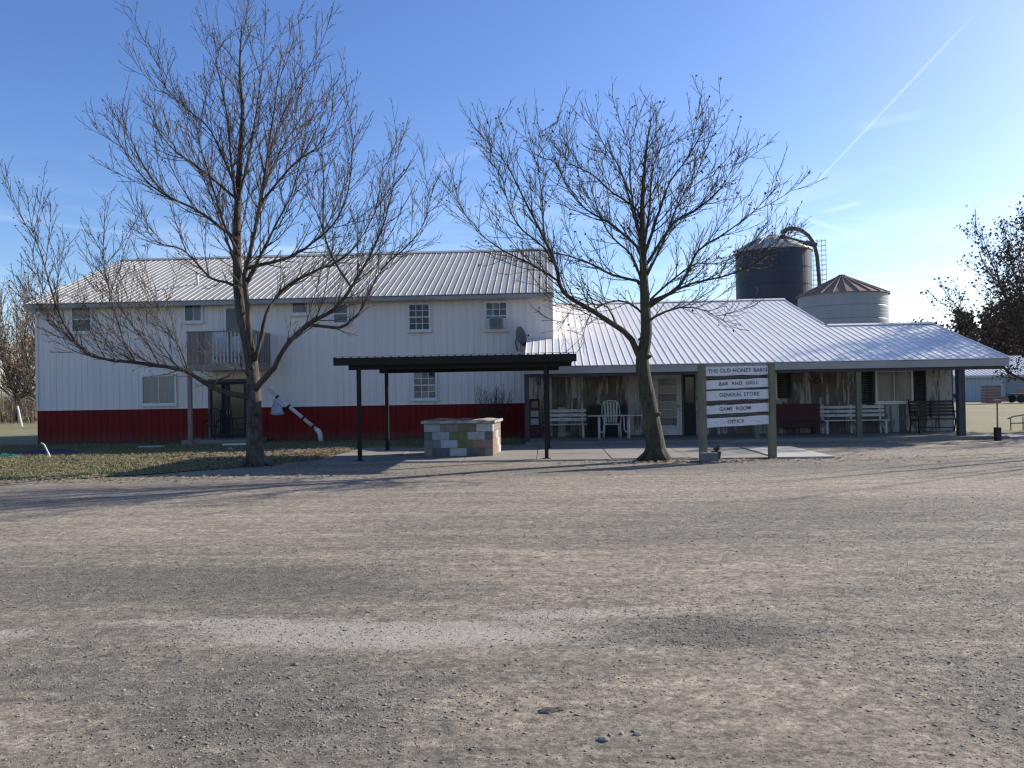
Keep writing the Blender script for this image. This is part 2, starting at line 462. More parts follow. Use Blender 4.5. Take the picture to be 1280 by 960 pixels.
class MB:
    """collects simple solids in world coordinates; build() links them as one mesh object"""

    def __init__(self):
        self.v, self.f = [], []

    def add(self, vs, fs):
        k = len(self.v)
        self.v += [tuple(p) for p in vs]
        self.f += [tuple(i + k for i in q) for q in fs]
        return self

    def box(self, x0, x1, y0, y1, z0, z1, rotz=0.0, tilt=0.0):
        vs = [(x, y, z) for x in (x0, x1) for y in (y0, y1) for z in (z0, z1)]
        if rotz or tilt:
            cx, cy, cz = (x0 + x1) / 2, (y0 + y1) / 2, (z0 + z1) / 2
            m = Matrix.Rotation(rotz, 3, 'Z') @ Matrix.Rotation(tilt, 3, 'Y')
            vs = [tuple(m @ Vector((a - cx, b - cy, c - cz)) + Vector((cx, cy, cz))) for a, b, c in vs]
        return self.add(vs, [(0, 1, 3, 2), (4, 6, 7, 5), (0, 4, 5, 1), (2, 3, 7, 6), (0, 2, 6, 4), (1, 5, 7, 3)])

    def bar(self, a, b, w, d=None, up=(0, 0, 1)):
        """rectangular bar from a to b"""
        a, b = Vector(a), Vector(b)
        d = w if d is None else d
        t_ = (b - a).normalized()
        u = Vector(up)
        if abs(t_.dot(u)) > 0.98:
            u = Vector((0, 1, 0))
        s = t_.cross(u).normalized()
        n = s.cross(t_)
        q = [(-w / 2, -d / 2), (w / 2, -d / 2), (w / 2, d / 2), (-w / 2, d / 2)]
        vs = [p + s * i + n * j for p in (a, b) for i, j in q]
        return self.add(vs, [(3, 2, 1, 0), (4, 5, 6, 7), (0, 1, 5, 4), (1, 2, 6, 5), (2, 3, 7, 6), (3, 0, 4, 7)])

    def tube(self, pts, rad, sides=8, caps=True):
        pts = [Vector(p) for p in pts]
        n = len(pts)
        if isinstance(rad, (int, float)):
            rad = [rad] * n
        k = len(self.v)
        ref = Vector((0.37, 0.21, 0.9))
        for i, p in enumerate(pts):
            t_ = (pts[min(i + 1, n - 1)] - pts[max(i - 1, 0)])
            if t_.length < 1e-9:
                t_ = Vector((0, 0, 1))
            t_.normalize()
            s = t_.cross(ref)
            if s.length < 0.15:
                s = t_.cross(Vector((1, 0, 0)))
            s.normalize()
            u = t_.cross(s)
            for j in range(sides):
                a = 2 * math.pi * j / sides
                q = p + (s * math.cos(a) + u * math.sin(a)) * rad[i]
                self.v.append((q.x, q.y, q.z))
        for i in range(n - 1):
            for j in range(sides):
                j2 = (j + 1) % sides
                self.f.append((k + i * sides + j, k + i * sides + j2, k + (i + 1) * sides + j2, k + (i + 1) * sides + j))
        if caps:
            self.f.append(tuple(k + j for j in range(sides))[::-1])
            self.f.append(tuple(k + (n - 1) * sides + j for j in range(sides)))
        return self

    def prism(self, poly, axis, a, b):
        """polygon extruded along an axis; poly gives the two other coordinates in order"""
        n = len(poly)

        def P(p, c):
            if axis == 'x':
                return (c, p[0], p[1])
            if axis == 'y':
                return (p[0], c, p[1])
            return (p[0], p[1], c)
        vs = [P(p, a) for p in poly] + [P(p, b) for p in poly]
        fs = [tuple(range(n))[::-1], tuple(range(n, 2 * n))] + [(i, (i + 1) % n, n + (i + 1) % n, n + i) for i in range(n)]
        return self.add(vs, fs)

    def lathe(self, cx, cy, prof, sides=24):
        k = len(self.v)
        for r, z in prof:
            for j in range(sides):
                a = 2 * math.pi * j / sides
                self.v.append((cx + r * math.cos(a), cy + r * math.sin(a), z))
        for i in range(len(prof) - 1):
            for j in range(sides):
                j2 = (j + 1) % sides
                self.f.append((k + i * sides + j, k + i * sides + j2, k + (i + 1) * sides + j2, k + (i + 1) * sides + j))
        self.f.append(tuple(k + j for j in range(sides))[::-1])
        self.f.append(tuple(k + (len(prof) - 1) * sides + j for j in range(sides)))
        return self

    def mesh(self, name, mat, org=(0, 0, 0), smooth=False, fix=True):
        me = bpy.data.meshes.new(name)
        o = org
        me.from_pydata([(p[0] - o[0], p[1] - o[1], p[2] - o[2]) for p in self.v], [], self.f)
        if fix:
            bm = bmesh.new()
            bm.from_mesh(me)
            bmesh.ops.recalc_face_normals(bm, faces=bm.faces)
            bm.to_mesh(me)
            bm.free()
        if smooth:
            me.polygons.foreach_set('use_smooth', [True] * len(me.polygons))
        me.materials.append(mat)
        me.update()
        return me

    def build(self, name, mat, parent=None, smooth=False, label=None, kind=None, fix=True):
        org = ORG.get(parent.as_pointer(), (0, 0, 0)) if parent else (0, 0, 0)
        if isinstance(mat, str):
            mat = M[mat]
        ob = bpy.data.objects.new(name, self.mesh(name, mat, org, smooth, fix))
        COL.objects.link(ob)
        if parent:
            ob.parent = parent
            ORG[ob.as_pointer()] = org
        if label:
            ob['label'] = label
        if kind:
            ob['kind'] = kind
        return ob


def tag(o, label, cat, group=None):
    o['label'] = label
    o['category'] = cat
    if group:
        o['group'] = group
    return o


def thing(name, label, cat, loc=(0, 0, 0), group=None):
    o = bpy.data.objects.new(name, None)
    o.empty_display_size = 0.2
    o.location = loc
    COL.objects.link(o)
    ORG[o.as_pointer()] = tuple(loc)
    return tag(o, label, cat, group)


def solo(mb, name, mat, label, cat, loc=(0, 0, 0), group=None, smooth=False, kind=None):
    """a thing that is one mesh, its origin at its base"""
    ob = bpy.data.objects.new(name, mb.mesh(name, M[mat] if isinstance(mat, str) else mat, loc, smooth))
    ob.location = loc
    COL.objects.link(ob)
    tag(ob, label, cat, group)
    if kind:
        ob['kind'] = kind
    return ob


def inst(name, me, parent, loc, rot=(0, 0, 0), scale=None):
    """another piece that shares its mesh with its neighbours; loc in world space"""
    ob = bpy.data.objects.new(name, me)
    org = ORG.get(parent.as_pointer(), (0, 0, 0))
    ob.location = (loc[0] - org[0], loc[1] - org[1], loc[2] - org[2])
    ob.rotation_euler = rot
    if scale:
        ob.scale = scale
    COL.objects.link(ob)
    ob.parent = parent
    ORG[ob.as_pointer()] = tuple(loc)
    return ob


def np_mesh(name, V, F, mat, kind=None, parent=None, smooth=False):
    """mesh from numpy arrays (all faces the same size)"""
    me = bpy.data.meshes.new(name)
    nv, nf, k = len(V), len(F), F.shape[1]
    me.vertices.add(nv)
    me.vertices.foreach_set('co', V.astype(np.float32).ravel())
    me.loops.add(nf * k)
    me.loops.foreach_set('vertex_index', F.astype(np.int32).ravel())
    me.polygons.add(nf)
    me.polygons.foreach_set('loop_start', np.arange(0, nf * k, k, dtype=np.int32))
    me.polygons.foreach_set('loop_total', np.full(nf, k, dtype=np.int32))
    if smooth:
        me.polygons.foreach_set('use_smooth', np.ones(nf, dtype=bool))
    me.update(calc_edges=True)
    me.materials.append(M[mat])
    ob = bpy.data.objects.new(name, me)
    COL.objects.link(ob)
    if kind:
        ob['kind'] = kind
    if parent:
        ob.parent = parent
    return ob


def struct(mb, name, mat, smooth=False):
    o = mb.build(name, mat, smooth=smooth)
    o['kind'] = 'structure'
    return o

# ------------------------------------------------------------------ setting: ground, lot, lawn, slabs
struct(MB().add([(-900, -300, -0.05), (900, -300, -0.05), (900, 1500, -0.05), (-900, 1500, -0.05)], [(0, 1, 2, 3)]), 'ground', 'field')


def vnoise(x, y, seed=0):
    """cheap smooth noise on arrays, roughly -1..1"""
    s = 0
    a = 1.0
    rs = np.random.RandomState(seed)
    for k in range(4):
        for _ in range(3):
            th, ph = rs.rand() * 6.28, rs.rand() * 6.28
            fr = (0.5 * 2 ** k) * (0.7 + 0.6 * rs.rand())
            s = s + a * np.sin((x * math.cos(th) + y * math.sin(th)) * fr + ph) / 3
        a *= 0.55
    return s / 1.6


gx = np.linspace(-34, 34, 480)
gy = np.linspace(-7, 26.2, 300)
GX, GY = np.meshgrid(gx, gy)


def lot_height(x, y):
    return 0.011 * vnoise(x * 0.8, y * 1.3, 3) - 0.012


# (x, y, half-length, half-width, amount): where loose stone lies (+) or is worn to dust (-)
PATCH = [(-2.3, 7.0, 1.7, 0.7, 0.75), (-4.6, 7.3, 1.8, 0.6, 0.5), (3.2, 10.0, 5.0, 1.6, 0.55), (1.1, 5.35, 0.7, 0.32, 0.9), (-1.3, 3.9, 0.8, 0.45, 0.75), (2.9, 4.2, 1.0, 0.9, 0.5),
         (-4.8, 10.5, 4.5, 1.5, -0.55), (-2.2, 4.55, 1.9, 0.4, 0.4), (0.9, 7.0, 1.8, 0.8, -0.35), (1.0, 13.6, 7.0, 1.0, -0.45), (-8.0, 14.3, 5.0, 0.8, 0.35), (8.5, 16.5, 4.0, 1.6, 0.5), (1.4, 4.1, 0.7, 0.5, -0.3), (-3.2, 3.6, 0.8, 0.4, -0.25), (6.5, 7.5, 2.5, 1.0, 0.35), (2.4, 16.3, 4.5, 1.1, 0.4)]
PALE = [(-0.85, 5.32, 1.25, 0.30, 1.0), (0.22, 5.80, 0.60, 0.13, 0.8), (-3.85, 5.36, 0.45, 0.17, 0.85), (-2.25, 5.68, 0.75, 0.09, 0.7), (-1.7, 5.5, 0.8, 0.1, 0.5)]


def blot(x, y, table):
    v = 0
    wx, wy = 0.5 * vnoise(x * 1.2, y * 1.2, 21), 0.3 * vnoise(x * 1.5, y * 1.5, 22)
    for cx_, cy_, hx, hy, k_ in table:
        v = v + k_ * np.exp(-(((x + wx * hx - cx_) / hx) ** 2 + ((y + wy * min(hy, 0.8) - cy_) / hy) ** 2) ** 1.3)
    return v


# wheel ruts: (y at x=0, slope, curve, width, amount)
RUTS = [(13.2, 0.03, 0.001, 0.22, -0.35), (14.9, 0.03, 0.001, 0.22, -0.35), (11.6, -0.05, 0.004, 0.2, 0.3), (9.2, 0.06, -0.003, 0.16, -0.3), (7.9, 0.06, -0.003, 0.16, -0.25), (6.4, -0.04, 0.006, 0.12, 0.28), (16.2, 0.02, 0.0, 0.25, 0.3), (8.5, 0.06, -0.003, 0.14, 0.25), (4.75, 0.05, 0.01, 0.09, -0.22), (14.0, 0.03, 0.001, 0.25, 0.25)]


def gravelly(x, y):
    ru = 0
    wv = 0.25 * vnoise(x * 0.35, y * 0.2, 31)
    for y0, a, b, w, k_ in RUTS:
        ru = ru + k_ * np.exp(-((y - (y0 + a * x + b * x * x + wv)) / w) ** 2) * (0.6 + 0.4 * vnoise(x * 0.6, y * 0.1 + y0, 33))
    return np.clip(0.38 + ru + 0.8 * blot(x, y, PATCH) + 0.22 * vnoise(x * 0.5, y * 1.5, 8), 0, 1)


V = np.stack([GX.ravel(), GY.ravel(), lot_height(GX, GY).ravel()], 1)
nx, ny = len(gx), len(gy)
ii = (np.arange(ny - 1)[:, None] * nx + np.arange(nx - 1)[None]).ravel()
lot = np_mesh('gravel_lot', V, np.stack([ii, ii + 1, ii + nx + 1, ii + nx], 1), 'gravel', 'structure', smooth=True)
ga = lot.data.color_attributes.new('gravelly', 'FLOAT_COLOR', 'POINT')
gcol = np.ones((len(V), 4), np.float32)
gcol[:, 0] = gravelly(V[:, 0], V[:, 1])
gcol[:, 1] = np.clip(blot(V[:, 0], V[:, 1], PALE), 0, 1)
gcol[:, 2] = 0
ga.data.foreach_set('color', gcol.ravel())

LAWN = [(-60, 15.5), (-20, 15.6), (-12, 15.45), (-9.6, 15.75), (-8.4, 16.6), (-7.6, 17.4), (-6.6, 18.3), (-6.0, 19.6), (-5.7, 21.3), (-5.66, 23.1), (-0.85, 23.1), (-0.85, 27.6), (-60, 27.6)]
edge = []
rs = random.Random(5)
for i, a in enumerate(LAWN):
    b = LAWN[(i + 1) % len(LAWN)]
    n = max(1, int(math.dist(a, b) / 0.35))
    for k in range(n):
        u = k / n
        j = 0.10 if i < 9 else 0.0
        edge.append((a[0] + (b[0] - a[0]) * u + rs.uniform(-j, j), a[1] + (b[1] - a[1]) * u + rs.uniform(-j, j) + (0.12 * math.sin(k * 0.21) if i < 3 else 0)))
me = bpy.data.meshes.new('lawn')
me.from_pydata([(x, y, 0.005) for x, y in edge], [], [tuple(range(len(edge)))])
me.materials.append(M['lawn'])
lawn = bpy.data.objects.new('lawn', me)
COL.objects.link(lawn)
lawn['kind'] = 'structure'

# concrete: canopy pad and walk as separate poured slabs, porch floor, one newer slab
pad = struct(MB().box(-5.6, 5.0, 18.45, 23.88, -0.04, 0.012), 'walkway', 'mortar')
rs = random.Random(11)
xs = [-5.6, -3.85, -2.1, -0.35, 1.4, 3.2, 5.0]
ys = [18.4, 20.25, 22.1, 23.86]
for i in range(6):
    for j in range(3):
        z = 0.026 + rs.uniform(-0.004, 0.004)
        MB().box(xs[i] + 0.012, xs[i + 1] - 0.012, ys[j] + 0.012 + (rs.uniform(0, 0.12) if j == 0 else 0), ys[j + 1] - 0.012, -0.03, z).build('concrete_slab', 'concrete', pad)
struct(MB().box(5.06, 6.35, 18.25, 21.5, -0.03, 0.04), 'path_slab', 'concrete_new')
struct(MB().box(-0.74, 13.3, 23.9, 26.62, -0.03, 0.085), 'porch_floor', 'concrete')


# ------------------------------------------------------------------ ribbed sheet panels
def rib_profile(width, n, rh, rw, depth=0.02):
    """cross-section of one ribbed sheet: (u, w) with ribs towards +w"""
    p = []
    s = width / n
    for i in range(n):
        u = i * s
        p += [(u + 0.002, 0), (u + 0.004, rh), (u + rw, rh), (u + rw * 1.4, 0)]
    p += [(width - 0.002, 0), (width - 0.002, -depth), (0.002, -depth)]
    return p


def roof_panel_mesh(name, width, n, length, mat, rh=0.016, rw=0.020):
    return MB().prism([(u, w) for u, w in rib_profile(width, n, rh, rw)], 'y', 0, length).mesh(name, M[mat])


def wall_panel_mesh(name, width, n, z0, z1, mat, rh=0.012, rw=0.022):
    mb = MB().prism([(u, -w) for u, w in rib_profile(width, n, rh, rw)], 'z', z0, z1)
    return mb.mesh(name, M[mat])


def window(parent, x0, x1, z0, z1, Y, cols=1, rows=1, mat='glass', fw=0.07, sash=True, label=None, mats=None, shut=None):
    """casing proud of the wall at y = Y, panes and glazing bars inside it"""
    yf = Y - 0.075
    fr = MB()
    fr.box(x0 - fw, x0, yf, Y, z0 - fw, z1 + fw).box(x1, x1 + fw, yf, Y, z0 - fw, z1 + fw)
    fr.box(x0, x1, yf, Y, z0 - fw, z0).box(x0, x1, yf, Y, z1, z1 + fw)
    w = fr.build('window', 'frame_white', parent, label=label)
    MB().box(x0 - fw - 0.03, x1 + fw + 0.03, yf - 0.04, Y - 0.004, z0 - fw - 0.045, z0 - fw - 0.002).build('sill', 'frame_white', w)
    br = 0.022
    zm = (z0 + z1) / 2
    cells = [(z0, z1)] if not sash else [(z0, zm - 0.02), (zm + 0.02, z1)]
    if sash:
        MB().box(x0, x1, Y - 0.06, Y - 0.03, zm - 0.02, zm + 0.02).build('meeting_rail', 'frame_white', w)
    k = 0
    for a, b in cells:
        for r in range(rows):
            for c in range(cols):
                xa, xb = x0 + (x1 - x0) * c / cols, x0 + (x1 - x0) * (c + 1) / cols
                za, zb = a + (b - a) * r / rows, a + (b - a) * (r + 1) / rows
                MB().box(xa + (br / 2 if c else 0), xb - (br / 2 if c < cols - 1 else 0), Y - 0.042, Y - 0.03,
                         za + (br / 2 if r else 0), zb - (br / 2 if r < rows - 1 else 0)).build('pane', mats[k % len(mats)] if mats else mat, w)
                k += 1
        for c in range(1, cols):
            xa = x0 + (x1 - x0) * c / cols
            MB().box(xa - br / 2, xa + br / 2, Y - 0.054, Y - 0.028, a, b).build('glazing_bar', 'frame_white', w)
        for r in range(1, rows):
            za = a + (b - a) * r / rows
            for c in range(cols):
                xa, xb = x0 + (x1 - x0) * c / cols, x0 + (x1 - x0) * (c + 1) / cols
                MB().box(xa + br / 2, xb - br / 2, Y - 0.052, Y - 0.028, za - br / 2, za + br / 2).build('glazing_bar', 'frame_white', w)
    return w


# ------------------------------------------------------------------ tall white building
BX0, BX1, BY0, BY1 = -18.2, 0.13, 27.6, 39.8
EZ, RZ = 5.10, 7.56
RY = (BY0 + BY1) / 2
tall = thing('metal_building', 'long two storey white metal building with dark red base', 'building', ((BX0 + BX1) / 2, BY0, 0))
NP = 20
pw = (BX1 - BX0) / NP
me_w = wall_panel_mesh('wall_panel', pw, 4, 1.225, EZ, 'wall_white')
me_r = wall_panel_mesh('base_panel', pw, 4, 0.02, 1.215, 'wall_red')
for i in range(NP):
    inst('wall_panel', me_w, tall, (BX0 + i * pw, BY0, 0))
    inst('base_panel', me_r, tall, (BX0 + i * pw, BY0 + 0.012, 0))
MB().box(BX0, BX1, BY0 - 0.022, BY0 + 0.01, 1.212, 1.232).build('base_flashing', 'wall_white', tall)
# the other three sides
for nm, xa, xb in (('gable_wall', BX0, BX0 + 0.12), ('gable_wall', BX1 - 0.12, BX1)):
    MB().prism([(BY0 + 0.03, 1.22), (BY1, 1.22), (BY1, EZ), (RY, RZ - 0.09), (BY0 + 0.03, EZ)], 'x', xa, xb).build(nm, 'wall_white', tall)
    MB().box(xa + 0.01, xb - 0.01, BY0 + 0.035, BY1 - 0.01, -0.03, 1.218).build('base_wall', 'wall_red', tall)
MB().box(BX0 + 0.13, BX1 - 0.13, BY1 - 0.1, BY1, -0.03, EZ).build('rear_wall', 'wall_white', tall)
MB().box(BX0 - 0.025, BX0 + 0.06, BY0 - 0.04, BY0 + 0.05, 1.235, EZ).build('corner_trim', 'wall_white', tall)
MB().box(BX1 - 0.05, BX1 + 0.025, BY0 - 0.04, BY0 + 0.05, 1.235, EZ).build('corner_trim', 'wall_white', tall)
# roof
OV = 0.32
ang = math.atan2(RZ - EZ, RY - BY0)
sl = (RY - BY0 + OV) / math.cos(ang)
roof = MB().prism([(BY0 - OV + 0.03, EZ - OV * math.tan(ang) - 0.02), (RY, RZ - 0.03), (BY1 + OV - 0.03, EZ - OV * math.tan(ang) - 0.02), (BY1 + OV - 0.03, EZ - OV * math.tan(ang) - 0.08), (RY, RZ - 0.12), (BY0 - OV + 0.03, EZ - OV * math.tan(ang) - 0.08)],
                  'x', BX0 - 0.14, BX1 + 0.05).build('roof', 'gutter', tall)
NR = 20
rw_ = (BX1 + 0.06 - (BX0 - 0.16)) / NR
me_rf = roof_panel_mesh('roof_panel', rw_, 4, sl - 0.02, 'roof_old', 0.018, 0.022)
for i in range(NR):
    inst('roof_panel', me_rf, roof, (BX0 - 0.16 + i * rw_, BY0 - OV, EZ - OV * math.tan(ang) + 0.012), (ang, 0, 0))
    inst('roof_panel', me_rf, roof, (BX0 - 0.16 + (i + 1) * rw_, BY1 + OV, EZ - OV * math.tan(ang) + 0.012), (ang, 0, math.pi))
MB().prism([(RY - 0.2, RZ - 0.045), (RY, RZ + 0.06), (RY + 0.2, RZ - 0.045), (RY + 0.2, RZ - 0.03), (RY, RZ + 0.078), (RY - 0.2, RZ - 0.03)], 'x', BX0 - 0.17, BX1 + 0.07).build('ridge_cap', 'roof_old', roof)
MB().box(BX0 - 0.16, BX1 + 0.06, BY0 - OV - 0.07, BY0 - OV + 0.02, EZ - 0.30, EZ - 0.165).build('gutter', 'gutter', roof)
MB().box(BX0 - 0.13, BX1 + 0.04, BY0 - OV + 0.02, BY0 - 0.03, EZ - 0.27, EZ - 0.24).build('soffit', 'gutter', roof)
for xx in (BX0 - 0.17,):
    MB().prism([(BY0 - OV, EZ - 0.30), (BY0 - OV, EZ - 0.10), (RY, RZ + 0.03), (BY1 + OV, EZ - 0.10), (BY1 + OV, EZ - 0.30), (RY, RZ - 0.17)], 'x', xx - 0.03, xx).build('barge_trim', 'roof_old', roof)
vent = MB().tube([(-13.14, 29.4, 5.72), (-13.14, 29.4, 6.22)], 0.05, 10).tube([(-13.14, 29.4, 6.20), (-13.14, 29.4, 6.26)], 0.075, 10).build('vent_pipe', 'frame_white', roof, smooth=True)

# windows
window(tall, -16.84, -16.19, 4.02, 4.84, BY0, 1, 1, mats=['glass', 'glass_mid'])
window(tall, -12.76, -12.20, 4.30, 4.86, BY0, 2, 1, sash=False, mats=['glass', 'glass_mid'])
window(tall, -8.92, -8.42, 4.50, 4.90, BY0, 1, 1, sash=False, mat='glass_mid')
window(tall, -7.46, -7.00, 4.12, 4.74, BY0, 1, 1, mat='glass_mid')
window(tall, -4.82, -4.15, 3.83, 4.68, BY0, 3, 2, mat='glass')
w7 = window(tall, -2.14, -1.46, 3.80, 4.68, BY0, 3, 2, mats=['glass', 'glass', 'glass_mid', 'glass'])
window(tall, -14.32, -13.18, 1.42, 2.36, BY0, 2, 1, sash=False, mat='curtain')
window(tall, -4.69, -3.96, 1.45, 2.33, BY0, 3, 2, mats=['glass_mid', 'curtain', 'glass_mid', 'glass'])
# upper door to the deck, lower glazed door
d = MB().box(-11.50, -11.42, BY0 - 0.06, BY0, 2.70, 4.92).box(-10.78, -10.70, BY0 - 0.06, BY0, 2.70, 4.92).box(-11.42, -10.78, BY0 - 0.06, BY0, 4.84, 4.92).build('door_frame', 'frame_white', tall)
d = MB().box(-11.41, -10.79, BY0 - 0.045, BY0 - 0.02, 2.71, 4.83).build('door', 'wall_white', tall)
MB().box(-11.31, -10.89, BY0 - 0.052, BY0 - 0.046, 3.72, 4.70).build('pane', 'glass', d)
MB().tube([(-10.86, BY0 - 0.05, 3.62), (-10.86, BY0 - 0.10, 3.62)], 0.028, 8).build('handle', 'steel_grey', d)
d = MB().box(-11.98, -11.90, BY0 - 0.07, BY0, 0.17, 2.22).box(-10.62, -10.54, BY0 - 0.07, BY0, 0.17, 2.22).box(-11.90, -10.62, BY0 - 0.07, BY0, 2.14, 2.22).build('door_frame', 'steel_dark', tall)
for k, (a, b) in enumerate(((-11.89, -11.27), (-11.25, -10.63))):
    d = MB().box(a, b, BY0 - 0.05, BY0 - 0.025, 0.18, 2.13).build('door', 'black', tall)
    MB().box(a + 0.07, b - 0.07, BY0 - 0.056, BY0 - 0.051, 0.30, 2.03).build('pane', 'glass', d)
    MB().bar(((a, b)[1 - k] - (0.035 if k == 0 else -0.035), BY0 - 0.08, 0.98), ((a, b)[1 - k] - (0.035 if k == 0 else -0.035), BY0 - 0.08, 1.16), 0.022).build('handle', 'steel_grey', d)
struct(MB().box(-12.35, -9.9, 26.25, 27.55, -0.02, 0.165), 'door_step', 'concrete')

# deck on the upper floor
dk = thing('balcony', 'weathered wooden balcony with railing under the upper windows', 'balcony', (-10.7, 26.1, 0))
DX0, DX1, DY = -12.06, -9.75, 26.1
for i in range(11):
    y0 = DY + i * 0.137
    MB().box(DX0, DX1, y0, y0 + 0.128, 2.66, 2.70).build('floor_board', 'deck_wood', dk)
MB().box(DX0, DX1, DY - 0.04, DY - 0.002, 2.48, 2.70).build('rim_board', 'deck_wood', dk)
for i in range(8):
    x = DX0 + 0.03 + i * (DX1 - DX0 - 0.06) / 7
    MB().box(x - 0.02, x + 0.02, DY, 27.55, 2.50, 2.655).build('joist', 'deck_wood', dk)
for x in (DX0 + 0.06, -10.62, DX1 - 0.06):
    MB().box(x - 0.06, x + 0.06, DY + 0.01, DY + 0.13, 0.0 if x != -10.62 else 2.71, 2.495 if x != -10.62 else 3.76).build('post', 'deck_wood', dk)
for x in (DX0 + 0.06, DX1 - 0.06):
    MB().box(x - 0.05, x + 0.05, DY + 0.01, DY + 0.11, 2.71, 3.74).build('rail_post', 'deck_wood', dk)
MB().box(DX0 - 0.02, DX1 + 0.02, DY - 0.03, DY + 0.12, 3.762, 3.80).build('hand_rail', 'deck_wood', dk)
MB().box(DX0 + 0.12, DX1 - 0.12, DY + 0.03, DY + 0.07, 2.86, 2.94).build('lower_rail', 'deck_wood', dk)
x = DX0 + 0.02
i = 0
while x < DX1 - 0.1:
    solid = x < -11.2 or x > -10.2
    solid = solid and x < -10
    wd = 0.135 if solid else 0.05
    MB().box(x, x + wd, DY - 0.028, DY - 0.004, 2.72, 3.755).build('baluster', 'deck_wood' if solid else 'deck_pale', dk)
    x += 0.143 if solid else 0.125
MB().box(-11.05, -10.2, DY + 0.075, DY + 0.095, 2.74, 3.10).build('kick_panel', 'deck_pale', dk)
for xx in (DX0, DX1):
    MB().box(xx - 0.02, xx + 0.02, DY + 0.13, 27.55, 3.70, 3.79).build('side_rail', 'deck_wood', dk)
    for k in range(8):
        y = DY + 0.22 + k * 0.165
        MB().box(xx - 0.018, xx + 0.018, y, y + 0.05, 2.71, 3.695).build('baluster', 'deck_wood', dk)

# iron chair and table frame under the deck
ch = thing('iron_chair', 'black wrought iron chair in the shade under the balcony', 'chair', (-11.55, 26.75, 0.165))
for sx_ in (-0.22, 0.22):
    MB().tube([(-11.55 + sx_, 26.55, 0.165), (-11.55 + sx_, 26.56, 0.62), (-11.55 + sx_, 26.8, 0.80), (-11.55 + sx_, 27.0, 0.80)], 0.016, 6).build('arm', 'black_metal', ch)
    MB().tube([(-11.55 + sx_, 27.0, 0.165), (-11.55 + sx_, 27.0, 0.6), (-11.55 + sx_ * 0.9, 27.08, 1.15)], 0.016, 6).build('leg', 'black_metal', ch)
for k in range(6):
    MB().box(-11.75, -11.35, 26.56 + k * 0.075, 26.61 + k * 0.075, 0.585, 0.605).build('seat_slat', 'black_metal', ch)
for k in range(5):
    MB().tube([(-11.71 + k * 0.08, 27.0, 0.62), (-11.71 + k * 0.08, 27.08, 1.13)], 0.010, 5).build('back_bar', 'black_metal', ch)
MB().tube([(-11.75, 27.08, 1.14), (-11.55, 27.1, 1.22), (-11.35, 27.08, 1.14)], 0.016, 6).build('back_rail', 'black_metal', ch)

tb = thing('iron_table', 'black metal frame table beside the iron chair under the balcony', 'table', (-10.55, 26.75, 0.165))
MB().box(-10.95, -10.15, 26.45, 27.05, 0.86, 0.885).build('tabletop', 'black_metal', tb)
for a in (-10.9, -10.2):
    for b in (26.5, 27.0):
        MB().tube([(a, b, 0.165), (a, b, 0.86)], 0.018, 6).build('leg', 'black_metal', tb)
MB().box(-10.9, -10.2, 26.5, 26.52, 0.45, 0.48).box(-10.9, -10.2, 26.98, 27.0, 0.45, 0.48).build('stretcher', 'black_metal', tb)

# drain pipe leaning down from the deck, sack tied to it
pp = thing('drain_pipe', 'long white plastic pipe with dark bands slanting down to the grass', 'pipe', (-8.0, 26.9, 0))
A, B = Vector((-9.62, 26.92, 1.84)), Vector((-7.98, 26.9, 0.46))
MB().tube([A, B], 0.062, 12).build('tube', 'plastic', pp, smooth=True)
for u in (0.18, 0.42, 0.72, 0.93):
    p = A.lerp(B, u)
    q = A.lerp(B, u + 0.035)
    MB().tube([p, q], 0.071, 12).build('clamp', 'black', pp, smooth=True)
MB().tube([B, (-7.90, 26.9, 0.40), (-7.84, 26.9, 0.30), (-7.82, 26.9, 0.16), (-7.80, 26.9, 0.02)], [0.066, 0.085, 0.085, 0.08, 0.075], 12).build('elbow', 'plastic', pp, smooth=True)
sk = MB()
rs = random.Random(2)
ring = []
for i, (z, w) in enumerate(((1.50, 0.03), (1.40, 0.07), (1.25, 0.11), (1.08, 0.15), (0.98, 0.17), (0.93, 0.08))):
    ring.append([( -9.33 + (i * 0.02) + w * math.cos(a) * rs.uniform(0.8, 1.15) * 1.4, 26.80 + w * math.sin(a) * 0.7, z + rs.uniform(-0.02, 0.02)) for a in [k * math.tau / 9 for k in range(9)]])
k0 = [p for r in ring for p in r]
fs = [(i * 9 + j, i * 9 + (j + 1) % 9, (i + 1) * 9 + (j + 1) % 9, (i + 1) * 9 + j) for i in range(5) for j in range(9)]
sk.add(k0, fs + [tuple(range(9))[::-1], tuple(range(45, 54))])
solo(sk, 'sack', 'bag', 'limp pale blue sack hanging from the slanting white pipe', 'sack', (-9.33, 26.8, 0.93), smooth=True)

# air conditioner in the upper window nearest the porch roof
ac = thing('air_conditioner', 'box shaped window air conditioner in the upper right window', 'air conditioner', (-1.8, BY0 - 0.2, 3.80))
MB().box(-2.02, -1.58, BY0 - 0.36, BY0 - 0.045, 3.81, 4.16).build('case', 'galv', ac)
MB().box(-1.99, -1.61, BY0 - 0.372, BY0 - 0.361, 3.84, 4.13).build('grille_back', 'steel_dark', ac)
for k in range(8):
    MB().box(-1.985, -1.615, BY0 - 0.382, BY0 - 0.3725, 3.852 + k * 0.035, 3.866 + k * 0.035).build('grille_slat', 'galv', ac)
for a, b in ((-2.135, -2.025), (-1.575, -1.465)):
    MB().box(a, b, BY0 - 0.07, BY0 - 0.046, 3.81, 4.16).build('side_panel', 'frame_white', ac)

